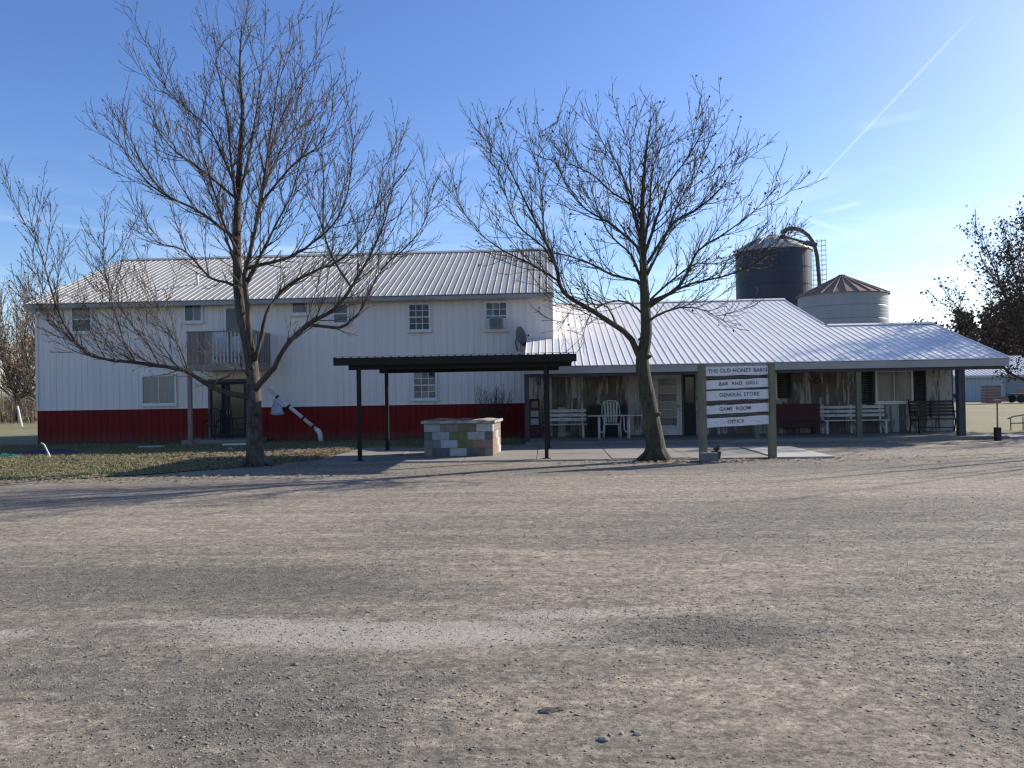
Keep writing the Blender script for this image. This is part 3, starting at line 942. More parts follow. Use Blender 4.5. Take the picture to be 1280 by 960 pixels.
# floodlight on the left corner
fl = thing('floodlight', 'white twin floodlight on the left top corner of the white building', 'lamp', (-18.05, BY0 - 0.1, 4.75))
MB().box(-18.13, -17.97, BY0 - 0.07, BY0 - 0.018, 4.66, 4.82).build('base_plate', 'plastic', fl)
for s in (-1, 1):
    MB().tube([(-18.05, BY0 - 0.07, 4.74), (-18.05 + s * 0.08, BY0 - 0.14, 4.72), (-18.05 + s * 0.15, BY0 - 0.30, 4.64)], [0.02, 0.05, 0.085], 10).build('lamp_head', 'plastic', fl, smooth=True)

# old satellite dish above the porch roof
ds = thing('satellite_dish', 'dark old satellite dish seen edge on above the porch roof', 'satellite dish', (-1.08, 27.55, 3.1))
dm = MB()
rings, segs = 5, 18
c0 = Vector((-1.06, 27.25, 3.46))
nrm = Vector((0.86, -0.46, 0.22)).normalized()
sv = nrm.cross(Vector((0, 0, 1))).normalized()
uv_ = sv.cross(nrm)
pts = []
for side in (0, 0.015):
    for i in range(rings + 1):
        r = 0.35 * i / rings
        for j in range(segs):
            a = j * math.tau / segs
            pts.append(c0 + sv * r * math.cos(a) * 0.9 + uv_ * r * math.sin(a) + nrm * (0.16 * (i / rings) ** 2 - side))
o = (rings + 1) * segs
fs = []
for b in (0, o):
    fs += [(b + i * segs + j, b + i * segs + (j + 1) % segs, b + (i + 1) * segs + (j + 1) % segs, b + (i + 1) * segs + j) for i in range(rings) for j in range(segs)]
fs += [(rings * segs + j, rings * segs + (j + 1) % segs, o + rings * segs + (j + 1) % segs, o + rings * segs + j) for j in range(segs)]
dm.add(pts, fs).build('dish', 'dish', ds, smooth=True)
MB().tube([c0 - uv_ * 0.3 + nrm * 0.1, c0 + nrm * 0.42 - uv_ * 0.05], 0.012, 6).build('feed_arm', 'steel_grey', ds)
MB().tube([c0 + nrm * 0.40 - uv_ * 0.05, c0 + nrm * 0.48 - uv_ * 0.05], 0.035, 8).build('feed_horn', 'black', ds)
MB().tube([c0 - nrm * 0.02, c0 - nrm * 0.1 + Vector((0, 0.1, -0.1)), Vector((-1.10, 27.42, 3.05)), Vector((-1.10, 27.58, 3.05))], 0.025, 8).build('mount', 'steel_dark', ds)

# ------------------------------------------------------------------ porch building
EAVE_Y, EAVE_Z, MP = 24.0, 2.36, 0.297
pa = math.atan(MP)
PX0, PXM, PX1 = -0.77, 9.75, 13.40
RY1, RY2 = 33.7, 28.67
RZ1, RZ2 = EAVE_Z + MP * (RY1 - EAVE_Y), EAVE_Z + MP * (RY2 - EAVE_Y)
WY = 26.6
low_b = thing('porch_building', 'low barn board store with white ribbed roof and long front porch', 'building', (5.0, WY, 0))
MB().box(0.25, PXM - 0.1, WY + 0.02, 42.9, -0.03, 2.20).build('wall', 'boards', low_b)
MB().box(-0.74, 0.24, WY + 0.02, 27.5, -0.03, 2.15).build('wall', 'boards', low_b)
MB().box(PXM - 0.09, 13.05, WY + 0.02, 33.0, -0.03, 2.20).build('wall', 'boards', low_b)
MB().prism([(WY + 0.03, 2.21), (42.89, 2.21), (42.89, 2.4), (RY1, RZ1 - 0.1), (WY + 0.03, EAVE_Z + MP * (WY - EAVE_Y) - 0.1)], 'x', PXM - 0.2, PXM - 0.1).build('gable_wall', 'boards', low_b)
MB().prism([(WY + 0.03, 2.21), (32.99, 2.21), (32.99, 2.38), (RY2, RZ2 - 0.1), (WY + 0.03, EAVE_Z + MP * (WY - EAVE_Y) - 0.1)], 'x', 12.95, 13.05).build('gable_wall', 'boards', low_b)
# roof deck (under the sheets), then the sheets
proof = MB().prism([(EAVE_Y + 0.03, EAVE_Z - 0.03), (RY1, RZ1 - 0.03), (2 * RY1 - EAVE_Y, EAVE_Z - 0.03), (2 * RY1 - EAVE_Y, EAVE_Z - 0.10), (RY1, RZ1 - 0.11), (EAVE_Y + 0.03, EAVE_Z - 0.10)], 'x', 0.16, PXM - 0.02).build('roof', 'deck_wood', low_b)
MB().prism([(EAVE_Y + 0.03, EAVE_Z - 0.03), (27.56, EAVE_Z + MP * 3.56 - 0.03), (27.56, EAVE_Z + MP * 3.56 - 0.10), (EAVE_Y + 0.03, EAVE_Z - 0.10)], 'x', PX0 + 0.02, 0.155).build('roof_deck', 'deck_wood', proof)
MB().prism([(EAVE_Y + 0.03, EAVE_Z - 0.03), (RY2, RZ2 - 0.03), (2 * RY2 - EAVE_Y, EAVE_Z - 0.03), (2 * RY2 - EAVE_Y, EAVE_Z - 0.10), (RY2, RZ2 - 0.11), (EAVE_Y + 0.03, EAVE_Z - 0.10)], 'x', PXM - 0.015, PX1 - 0.02).build('roof_deck', 'deck_wood', proof)
L1 = (RY1 - EAVE_Y) / math.cos(pa)
L2 = (RY2 - EAVE_Y) / math.cos(pa)
w1 = (PXM - 0.13) / 11
m1 = roof_panel_mesh('roof_panel', w1, 4, L1, 'roof_new')
for i in range(11):
    inst('roof_panel', m1, proof, (0.13 + i * w1, EAVE_Y, EAVE_Z), (pa, 0, 0))
    inst('roof_panel', m1, proof, (0.13 + (i + 1) * w1, 2 * RY1 - EAVE_Y, EAVE_Z), (pa, 0, math.pi))
w2 = (PX1 - PXM) / 4
m2 = roof_panel_mesh('roof_panel', w2, 4, L2, 'roof_new')
for i in range(4):
    inst('roof_panel', m2, proof, (PXM + i * w2, EAVE_Y, EAVE_Z), (pa, 0, 0))
    inst('roof_panel', m2, proof, (PXM + (i + 1) * w2, 2 * RY2 - EAVE_Y, EAVE_Z), (pa, 0, math.pi))
m3 = roof_panel_mesh('roof_panel', 0.895, 4, 3.55 / math.cos(pa), 'roof_new')
inst('roof_panel', m3, proof, (PX0, EAVE_Y, EAVE_Z), (pa, 0, 0))


def ridge(xa, xb, y, z):
    return MB().prism([(y - 0.16, z - 0.03), (y, z + 0.03), (y + 0.16, z - 0.03), (y + 0.16, z - 0.01), (y, z + 0.055), (y - 0.16, z - 0.01)], 'x', xa, xb)


ridge(0.14, PXM + 0.05, RY1, RZ1 + 0.01).build('ridge_cap', 'roof_new', proof)
ridge(PXM + 0.055, PX1 + 0.03, RY2, RZ2 + 0.01).build('ridge_cap', 'roof_new', proof)
for x, ry, y0, yr in ((PXM + 0.0, RY1, RY2 + 0.2, 2 * RY1 - EAVE_Y), (PX1, RY2, EAVE_Y - 0.01, 2 * RY2 - EAVE_Y)):
    zr = EAVE_Z + MP * (ry - EAVE_Y)
    z0 = EAVE_Z + MP * (y0 - EAVE_Y)
    MB().prism([(y0, z0 + 0.035), (ry, zr + 0.035), (yr, EAVE_Z + 0.035), (yr, EAVE_Z - 0.13), (ry, zr - 0.13), (y0, z0 - 0.13)], 'x', x + 0.002, x + 0.03).build('barge_board', 'roof_new', proof)
# fascia in lengths, ceiling boards
fx = [PX0, 2.6, 6.3, 9.9, PX1]
for a, b in zip(fx, fx[1:]):
    MB().box(a + 0.003, b - 0.003, EAVE_Y + 0.004, EAVE_Y + 0.03, EAVE_Z - 0.235, EAVE_Z - 0.035).build('fascia', 'trim', proof)
for k in range(13):
    y0 = EAVE_Y + 0.04 + k * 0.195
    MB().box(PX0 + 0.02, PX1 - 0.04, y0, y0 + 0.187, 2.155, 2.175).build('ceiling_board', 'deck_wood', low_b)
for x, mt in ((PX0 + 0.07, 'post_dark'), (6.15, 'post_wood'), (9.15, 'post_wood'), (12.12, 'post_dark')):
    s = 0.095 if x == 12.12 else 0.07
    MB().box(x - s, x + s, 24.16, 24.16 + 2 * s, 0.087, 2.152).build('post', mt, low_b)
MB().box(PX0 + 0.03, PX1 - 0.06, 24.10, 24.152, 2.03, 2.150).build('beam', 'post_dark', low_b)

# barn boards of the porch wall
rs = random.Random(21)
openings = [(3.38, 4.34, 2.16), (4.38, 4.80, 2.15)]
x = -0.72
while x < 13.02:
    wd = rs.uniform(0.155, 0.27)
    x1 = min(x + wd, 13.04)
    inside = any(a - 0.02 <= x and x1 <= b + 0.02 for a, b, _ in openings)
    if not inside:
        pr = rs.uniform(0.018, 0.034)
        cut = rs.random() < 0.22
        if cut:
            zc = rs.uniform(0.9, 1.4)
            MB().box(x + 0.004, x1 - 0.004, WY - pr, WY + 0.018, 0.09, zc - 0.004).build('board', 'boards', low_b)
            MB().box(x + 0.004, x1 - 0.004, WY - pr - 0.006, WY + 0.018, zc + 0.004, 2.15).build('board', 'boards', low_b)
        else:
            MB().box(x + 0.004, x1 - 0.004, WY - pr, WY + 0.018, 0.09 + rs.uniform(0, 0.03), 2.15).build('board', 'boards', low_b)
    x = x1
# right side of the porch room, boards too
for k in range(26):
    y = WY + 0.02 + k * 0.24
    MB().box(13.052, 13.075 + rs.uniform(0, 0.008), y + 0.004, y + 0.236, 0.05, 2.2).build('board', 'boards', low_b)

# glass door, its reflected ground bands built as coloured strips and bars, dark door beside it
d = MB().box(3.40, 3.47, WY - 0.06, WY, 0.09, 2.15).box(4.25, 4.32, WY - 0.06, WY, 0.09, 2.15).box(3.47, 4.25, WY - 0.06, WY, 2.08, 2.15).build('door_frame', 'white_wood', low_b)
d = MB().box(3.475, 3.56, WY - 0.05, WY - 0.01, 0.10, 2.075).box(4.16, 4.245, WY - 0.05, WY - 0.01, 0.10, 2.075).box(3.56, 4.16, WY - 0.05, WY - 0.01, 0.10, 0.42).box(3.56, 4.16, WY - 0.05, WY - 0.01, 1.98, 2.075).build('door', 'white_wood', low_b, label='white framed glass door with reflected bands painted as horizontal strips')
for k in range(6):
    z = 0.43 + k * 0.26
    MB().box(3.565, 4.155, WY - 0.036, WY - 0.024, z, z + 0.235).build('pane', 'glass_mid' if k in (0, 3, 5) else 'curtain', d)  # alternating pane tones paint in the banded reflection
    MB().box(3.565, 4.155, WY - 0.046, WY - 0.016, z + 0.238, z + 0.257).build('glazing_bar', 'white_wood', d)  # bars added to mark the edges of the reflected bands
MB().bar((4.20, WY - 0.085, 0.98), (4.20, WY - 0.085, 1.12), 0.025).build('handle', 'steel_dark', d)
d = MB().box(4.40, 4.78, WY - 0.045, WY - 0.005, 0.09, 2.14).build('door', 'black', low_b, label='narrow black door leaf')
MB().box(4.45, 4.73, WY - 0.052, WY - 0.046, 1.15, 2.02).build('pane', 'glass', d)
# window with black shutters, and one more shutter by the sign
window(low_b, 10.62, 11.70, 1.10, 2.04, WY - 0.03, 2, 1, sash=False, mat='curtain', fw=0.06)


def shutter(x0, x1, z0, z1):
    s = MB().box(x0, x0 + 0.05, WY - 0.075, WY - 0.036, z0, z1).box(x1 - 0.05, x1, WY - 0.075, WY - 0.036, z0, z1)
    s.box(x0 + 0.05, x1 - 0.05, WY - 0.075, WY - 0.036, z0, z0 + 0.06).box(x0 + 0.05, x1 - 0.05, WY - 0.075, WY - 0.036, z1 - 0.06, z1)
    sh = s.build('shutter', 'black', low_b)
    n = int((z1 - z0 - 0.12) / 0.055)
    for k in range(n):
        z = z0 + 0.06 + k * (z1 - z0 - 0.12) / n
        MB().add([(x0 + 0.05, WY - 0.068, z), (x1 - 0.05, WY - 0.068, z), (x1 - 0.05, WY - 0.045, z + 0.045), (x0 + 0.05, WY - 0.045, z + 0.045),
                  (x0 + 0.05, WY - 0.060, z - 0.004), (x1 - 0.05, WY - 0.060, z - 0.004), (x1 - 0.05, WY - 0.037, z + 0.041), (x0 + 0.05, WY - 0.037, z + 0.041)],
                 [(0, 1, 2, 3), (7, 6, 5, 4), (0, 4, 5, 1), (2, 6, 7, 3), (0, 3, 7, 4), (1, 5, 6, 2)]).build('slat', 'black', sh)


shutter(10.08, 10.50, 1.02, 2.12)
shutter(11.80, 12.18, 1.02, 2.12)
shutter(7.44, 7.88, 1.24, 2.13)
shutter(6.35, 6.75, 1.24, 2.13)
window(low_b, 6.84, 7.36, 1.30, 2.04, WY - 0.03, 1, 1, mat='glass', fw=0.05)
# little dark wreath-like plaque on the boards
pq = MB()
pq.tube([(8.72 + 0.10 * math.cos(a), WY - 0.05, 1.80 + 0.08 * math.sin(a)) for a in [k * math.tau / 16 for k in range(17)]], 0.03, 6)
solo(pq, 'wreath', 'leaf_dark', 'small dark wreath hung on the boards above the white bench', 'wreath', (8.72, WY - 0.05, 1.72))

# ------------------------------------------------------------------ dark metal canopy
cp = thing('canopy', 'low flat black metal canopy on thin posts over a concrete pad', 'canopy', (-2.2, 20.6, 0))
CX0, CX1, CY0, CY1, CZ = -5.05, 0.62, 18.55, 22.75, 2.36
pwc = (CX1 - CX0) / 6
mc = MB().prism([(u, w) for u, w in rib_profile(pwc, 5, 0.03, 0.035, 0.012)], 'y', 0, CY1 - CY0).mesh('roof_sheet', M['canopy_under'])
for i in range(6):
    inst('roof_sheet', mc, cp, (CX0 + i * pwc, CY0, CZ + 0.095))
MB().box(CX0 - 0.01, CX1 + 0.01, CY0 - 0.025, CY0 - 0.003, CZ - 0.075, CZ + 0.105).build('fascia', 'black_metal', cp)
MB().box(CX0 - 0.012, CX1 + 0.012, CY0 - 0.04, CY0 + 0.02, CZ + 0.128, CZ + 0.140).build('drip_edge', 'galv_edge', cp)
MB().box(CX0 - 0.01, CX1 + 0.01, CY1 + 0.003, CY1 + 0.025, CZ - 0.05, CZ + 0.11).build('fascia', 'black_metal', cp)
for y in (18.86, 22.30):
    MB().box(CX0 + 0.28, CX1 - 0.36, y - 0.05, y + 0.05, CZ - 0.175, CZ - 0.02).build('beam', 'black_metal', cp)
for k in range(6):
    y = 18.72 + k * 0.76
    MB().box(CX0 + 0.02, CX1 - 0.02, y - 0.025, y + 0.025, CZ - 0.015, CZ + 0.075).build('purlin', 'black_metal', cp)
for x, y in ((-4.54, 18.86), (-4.58, 22.30), (-0.10, 18.86), (-0.06, 22.30)):
    ps_ = MB().box(x - 0.045, x + 0.045, y - 0.045, y + 0.045, 0.02, CZ - 0.178).build('post', 'black_metal', cp)
    MB().box(x - 0.09, x + 0.09, y - 0.09, y + 0.09, 0.018, 0.034).build('base_plate', 'black_metal', ps_)

# ------------------------------------------------------------------ painted block counter
KX, KY, KA = -2.30, 19.88, R_(-4.0)
ct = thing('block_counter', 'waist high counter of painted multicoloured concrete blocks under the canopy', 'counter', (KX, KY, 0.025))
ct.rotation_euler = (0, 0, KA)
W2, DP, CH = 0.875, 1.45, 0.195


def cblock(x0, x1, y0, y1, z0, z1, mat, rs):
    mb = MB()
    b = 0.008
    # bevelled block: two nested outlines
    vs = []
    for (z, s) in ((z0, b), (z0 + b, 0), (z1 - b, 0), (z1, b)):
        vs += [(x0 + s, y0 + s, z), (x1 - s, y0 + s, z), (x1 - s, y1 - s, z), (x0 + s, y1 - s, z)]
    fs = [(3, 2, 1, 0), (12, 13, 14, 15)]
    for r in range(3):
        for j in range(4):
            j2 = (j + 1) % 4
            fs.append((r * 4 + j, r * 4 + j2, r * 4 + 4 + j2, r * 4 + 4 + j))
    ob = bpy.data.objects.new('block', mb.add(vs, fs).mesh('block', M[mat]))
    ob.parent = ct
    COL.objects.link(ob)


rs = random.Random(4)
FRONT = [  # bottom course first: (fractions of the width, colours)
    ((0, 0.12, 0.37, 0.62, 0.69, 0.88, 1), ('taupe', 'slate', 'white', 'slate', 'brown', 'taupe')),
    ((0, 0.12, 0.24, 0.49, 0.60, 0.70, 1), ('grey', 'sage', 'lilac', 'green', 'green', 'pink')),
    ((0, 0.12, 0.37, 0.63, 0.88, 1), ('slate', 'paleblue', 'green', 'paleblue', 'slate')),
    ((0, 0.24, 0.50, 0.76, 1), ('paleblue', 'taupe', 'brown', 'white')),
]
for r, (fr, cols) in enumerate(FRONT):
    z0 = r * (CH + 0.008)
    for a, b, c in zip(fr, fr[1:], cols):
        cblock(-W2 + a * 2 * W2 + 0.005, -W2 + b * 2 * W2 - 0.005, -rs.uniform(0.0, 0.006), 0.19, z0, z0 + CH, 'blk_' + c, rs)
    for side in (-1, 1):
        y = 0.20 if r % 2 else 0.20
        cuts = [0.20, 0.40 if r % 2 else 0.60, 0.80 if r % 2 else 1.0, 1.20 if r % 2 else DP] + ([DP] if r % 2 else [])
        for a, b in zip(cuts, cuts[1:]):
            x0 = -W2 if side < 0 else W2 - 0.19
            cblock(x0, x0 + 0.19, a + 0.005, b - 0.005, z0, z0 + CH, 'blk_' + rs.choice(['white', 'white', 'pink', 'taupe']), rs)
mo = MB().box(-W2 + 0.01, W2 - 0.01, 0.012, 0.18, 0.0, 4 * (CH + 0.008) - 0.004).box(-W2 + 0.012, -W2 + 0.18, 0.18, DP - 0.01, 0, 4 * (CH + 0.008) - 0.004).box(W2 - 0.18, W2 - 0.012, 0.18, DP - 0.01, 0, 4 * (CH + 0.008) - 0.004)
ob = bpy.data.objects.new('mortar', mo.mesh('mortar', M['mortar']))
ob.parent = ct
COL.objects.link(ob)
top = MB()
n = 14
zt = 4 * (CH + 0.008)
rs = random.Random(9)
pts, fs = [], []
for i in range(n + 1):
    x = -W2 - 0.06 + i * (2 * W2 + 0.12) / n
    sag = 0.012 * math.sin(i * 1.3) + rs.uniform(-0.006, 0.006)
    pts += [(x, -0.07 + rs.uniform(-0.012, 0.012), zt + 0.004), (x, DP + 0.04, zt + 0.004), (x, DP + 0.04, zt + 0.075 + sag), (x, -0.07 + rs.uniform(-0.012, 0.012), zt + 0.072 + sag)]
for i in range(n):
    b = i * 4
    fs += [(b + j, b + (j + 1) % 4, b + 4 + (j + 1) % 4, b + 4 + j) for j in range(4)]
fs += [(3, 2, 1, 0), (n * 4, n * 4 + 1, n * 4 + 2, n * 4 + 3)]
ob = bpy.data.objects.new('counter_top', top.add(pts, fs).mesh('counter_top', plain('worn_counter_top', (0.40, 0.38, 0.35), (0.20, 0.185, 0.165), 5, (1, 1, 1), 0.8, lo=0.4, hi=0.62)))
ob.parent = ct
COL.objects.link(ob)

# ------------------------------------------------------------------ sign with five boards
SL, SR = Vector((3.38, 17.98, 0)), Vector((5.0, 18.36, 0))
sg = thing('board_sign', 'post sign with five white lettered boards in front of the porch', 'sign', tuple((SL + SR) / 2))
sdir = (SR - SL).normalized()
snor = Vector((sdir.y, -sdir.x, 0))
for p, w in ((SL, 0.14), (SR, 0.145)):
    MB().bar(p + Vector((0, 0, -0.03)), p + Vector((0, 0, 2.14 if p is SL else 2.17)), w, w, up=tuple(snor)).build('post', 'post_wood', sg)
TEXTS = ['THE OLD HONEY BARN', 'BAR  AND  GRILL', 'GENERAL STORE', 'GAME  ROOM', 'OFFICE']
SHIFT = [0.02, 0.04, 0.05, -0.06, -0.05]
TSIZE = [0.125, 0.115, 0.12, 0.115, 0.115]
zs_ = [(1.89, 2.09), (1.605, 1.80), (1.345, 1.555), (1.045, 1.235), (0.755, 0.955)]
span = (SR - SL).length
tilts = [0.6, 1.5, 1.1, 1.6, 2.0]


def text_mesh(s, size):
    cu = bpy.data.curves.new('lettering', 'FONT')
    cu.body = s
    cu.size = size
    cu.align_x = 'CENTER'
    cu.align_y = 'CENTER'
    cu.extrude = 0.001
    cu.offset = 0.0015
    cu.space_character = 1.08
    tmp = bpy.data.objects.new('tmp', cu)
    COL.objects.link(tmp)
    bpy.context.view_layer.update()
    me_ = bpy.data.meshes.new_from_object(tmp.evaluated_get(bpy.context.evaluated_depsgraph_get()))
    bpy.data.objects.remove(tmp)
    return me_


sorg = (SL + SR) / 2
for i, ((a, b), tx) in enumerate(zip(zs_, TEXTS)):
    zc = (a + b) / 2
    tl = R_(tilts[i])
    n = 8
    mb = MB()
    rs = random.Random(30 + i)
    half = span / 2 - 0.076
    d = 0.022
    # slightly uneven board outline
    front, fs = [], []
    for k in range(n + 1):
        u = -half + 2 * half * k / n
        j0, j1 = rs.uniform(-0.006, 0.006), rs.uniform(-0.006, 0.006)
        for yy in (-d, d):
            for zz, jj in ((-(b - a) / 2, j0), ((b - a) / 2, j1)):
                front.append((u, yy, zz + jj))
    for k in range(n):
        o = k * 4
        fs += [(o, o + 1, o + 5, o + 4), (o + 2, o + 6, o + 7, o + 3), (o, o + 4, o + 6, o + 2), (o + 1, o + 3, o + 7, o + 5)]
    fs += [(0, 2, 3, 1), (n * 4, n * 4 + 1, n * 4 + 3, n * 4 + 2)]
    me_b = mb.add(front, fs).mesh('board', M['sign_white'])
    ob = bpy.data.objects.new('board', me_b)
    COL.objects.link(ob)
    ob.parent = sg
    ob.location = (0, 0, zc)
    ob.rotation_euler = (0, -tl, math.atan2(sdir.y, sdir.x))
    ob['label'] = 'sign board reading ' + ' '.join(tx.split())
    tm = text_mesh(tx, TSIZE[i])
    tm.materials.clear()
    tm.materials.append(M['letter'])
    to = bpy.data.objects.new('lettering', tm)
    COL.objects.link(to)
    to.parent = ob
    to.location = (SHIFT[i], -d - 0.0035, 0.005)
    to.rotation_euler = (math.pi / 2, 0, 0)
# rusty bracket behind boards 4 and 5
MB().bar(SR - sdir * 0.07 + Vector((0, 0, 1.0)) - snor * 0.03, SR - sdir * 0.34 + Vector((0, 0, 0.985)) - snor * 0.03, 0.05, 0.03).build('bracket', 'rust', sg)
for (z0_, z1_) in ((1.14, 1.22),):
    pass
# thin backing rail behind the boards
for z in (1.84, 1.575, 1.29, 1.0):
    MB().bar(SL + sdir * 0.075 + Vector((0, 0, z)) - snor * 0.05, SR - sdir * 0.075 + Vector((0, 0, z + 0.02)) - snor * 0.05, 0.02, 0.06).build('back_rail', 'post_dark', sg)

cb = MB()
cb.box(3.28, 3.42, 17.72, 17.86, -0.01, 0.19).box(3.42, 3.52, 17.72, 17.745, -0.01, 0.19).box(3.42, 3.52, 17.835, 17.86, -0.01, 0.19).box(3.52, 3.66, 17.72, 17.86, -0.01, 0.19)
solo(cb, 'cinder_block', 'concrete_block', 'grey cinder block on the ground at the left sign post', 'block', (3.47, 17.79, -0.01))
pot = thing('plant_pot', 'small black pot with dark dry plant beside the cinder block', 'plant', (3.70, 18.12, -0.012))
MB().lathe(3.70, 18.12, [(0.07, -0.02), (0.085, 0.02), (0.11, 0.17), (0.12, 0.18), (0.12, 0.20), (0.10, 0.20)], 14).build('pot', 'black', pot, smooth=True)
rs = random.Random(8)
pl_ = MB()
for k in range(60):
    a, e = rs.uniform(0, 6.28), rs.uniform(0.2, 1.4)
    L = rs.uniform(0.08, 0.2)
    p = Vector((3.70, 18.12, 0.19))
    q = p + Vector((math.cos(a) * math.cos(e), math.sin(a) * math.cos(e), math.sin(e))) * L
    s = Vector((-math.sin(a), math.cos(a), 0)) * 0.015
    m = (p + q) / 2 + Vector((0, 0, 0.02))
    pl_.add([p, m - s, q, m + s], [(0, 1, 2, 3)])
pl_.build('foliage', 'leaf_dark', pot, fix=False)


# ------------------------------------------------------------------ porch furniture
def slat_bench(name, label, x0, x1, yb, mat, seat_z=0.44, back_z=0.92, nback=3, legs=2, floor=0.087):
    b = thing(name, label, 'bench', ((x0 + x1) / 2, yb - 0.25, floor))
    yf = yb - 0.48
    for k in range(4):
        y = yf + k * 0.115
        MB().box(x0, x1, y, y + 0.10, floor + seat_z - 0.03, floor + seat_z).build('seat_slat', mat, b)
    for k in range(nback):
        z = floor + seat_z + 0.09 + k * (back_z - seat_z - 0.08) / nback
        h_ = (back_z - seat_z - 0.08) / nback - 0.045
        yy = yb - 0.035 + 0.02 * k
        MB().box(x0, x1, yy - 0.012, yy + 0.012, z, z + h_).build('back_slat', mat, b)
    xs_ = [x0 + 0.12 + (x1 - x0 - 0.24) * i / (legs - 1) for i in range(legs)]
    for x in xs_:
        MB().box(x - 0.03, x + 0.03, yf + 0.02, yf + 0.09, floor, floor + seat_z - 0.032).build('leg', mat, b)
        MB().bar((x, yb - 0.015, floor), (x, yb + 0.055, floor + back_z), 0.055, 0.05).build('leg', mat, b)
        MB().box(x - 0.028, x + 0.028, yf + 0.091, yb - 0.045, floor + seat_z - 0.10, floor + seat_z - 0.033).build('rail', mat, b)
        MB().bar((x, yf + 0.05, floor + 0.06), (x, yb - 0.05, floor + seat_z - 0.12), 0.04, 0.05).build('brace', mat, b)
    return b


slat_bench('slatted_bench', 'white slatted bench between the porch posts left of the shuttered window', 8.70, 10.78, 26.42, 'white_wood', legs=3)
slat_bench('slatted_bench', 'white slatted bench in the shade at the left end of the porch', -0.22, 1.18, 26.42, 'white_wood', legs=2, back_z=0.95)

# dark brown bench with metal arms
gb = thing('garden_bench', 'dark brown slatted garden bench with metal arms at the right porch corner', 'bench', (12.2, 25.9, 0.087))
gx0, gx1 = 11.50, 12.95
for k in range(5):
    z = 0.087 + 0.52 + k * 0.105
    MB().box(gx0 + 0.06, gx1 - 0.06, 26.24 + 0.018 * k, 26.265 + 0.018 * k, z, z + 0.07).build('back_slat', 'bench_brown', gb)
for k in range(5):
    MB().box(gx0 + 0.06, gx1 - 0.06, 25.72 + k * 0.10, 25.79 + k * 0.10, 0.087 + 0.42, 0.087 + 0.445).build('seat_slat', 'bench_brown', gb)
for x in (gx0 + 0.03, gx1 - 0.03):
    fr = MB()
    fr.tube([(x, 25.62, 0.087), (x, 25.70, 0.33), (x, 25.66, 0.55), (x, 25.68, 0.72), (x, 25.80, 0.76), (x, 26.26, 0.74)], 0.02, 7)
    fr.tube([(x, 26.30, 0.087), (x, 26.20, 0.40), (x, 26.25, 0.62), (x, 26.36, 1.14)], 0.022, 7)
    fr.tube([(x, 25.68, 0.48), (x, 26.24, 0.48)], 0.018, 7)
    fr.tube([(x, 25.68, 0.50), (x, 25.85, 0.60), (x, 25.95, 0.72)], 0.012, 6)
    fr.build('arm_frame', 'black_metal', gb, smooth=True)
MB().tube([(gx0 + 0.03, 25.9, 0.25), (gx1 - 0.03, 25.9, 0.25)], 0.012, 6).build('stretcher', 'black_metal', gb)
MB().box(gx0 + 0.64, gx0 + 0.69, 26.215, 26.238, 0.55, 1.10).build('centre_strap', 'black_metal', gb)

# maroon trough
mt_ = thing('wooden_trough', 'dark maroon wooden box on short legs between sign and white bench', 'trough', (7.85, 26.2, 0.087))
for k in range(4):
    z = 0.31 + k * 0.188
    MB().box(7.13, 8.58, 25.93, 25.955, z, z + 0.182).build('front_plank', 'maroon', mt_)
    MB().box(7.13, 8.58, 26.43, 26.455, z, z + 0.182).build('rear_plank', 'maroon', mt_)
for x in (7.13, 8.55):
    MB().box(x, x + 0.03, 25.958, 26.428, 0.31, 1.06).build('end_panel', 'maroon', mt_)
MB().box(7.16, 8.55, 25.958, 26.428, 0.32, 0.345).build('floor_plank', 'maroon', mt_)
for x in (7.2, 8.45):
    for y in (25.97, 26.36):
        MB().box(x, x + 0.06, y, y + 0.06, 0.087, 0.318).build('leg', 'maroon', mt_)

# white table
tb = thing('plank_table', 'long white topped table on pipe legs on the left of the porch', 'table', (2.0, 25.3, 0.087))
MB().box(1.18, 2.85, 25.02, 25.30, 0.795, 0.825).build('top_plank', 'white_wood', tb)
MB().box(1.18, 2.85, 25.305, 25.58, 0.793, 0.823).build('top_plank', 'white_wood', tb)
for x, s in ((1.53, 1), (2.45, -1)):
    for y in (25.10, 25.50):
        MB().tube([(x, y, 0.087), (x, y, 0.793)], 0.028, 8).build('leg', 'plastic', tb, smooth=True)
    MB().tube([(x, 25.10, 0.40), (x, 25.50, 0.40)], 0.018, 6).build('crossbar', 'plastic', tb)
    MB().tube([(x, 25.11, 0.30), (x + s * 0.10, 25.11, 0.30), (x + s * 0.15, 25.11, 0.36), (x + s * 0.16, 25.11, 0.79)], 0.02, 6).build('brace', 'plastic', tb)

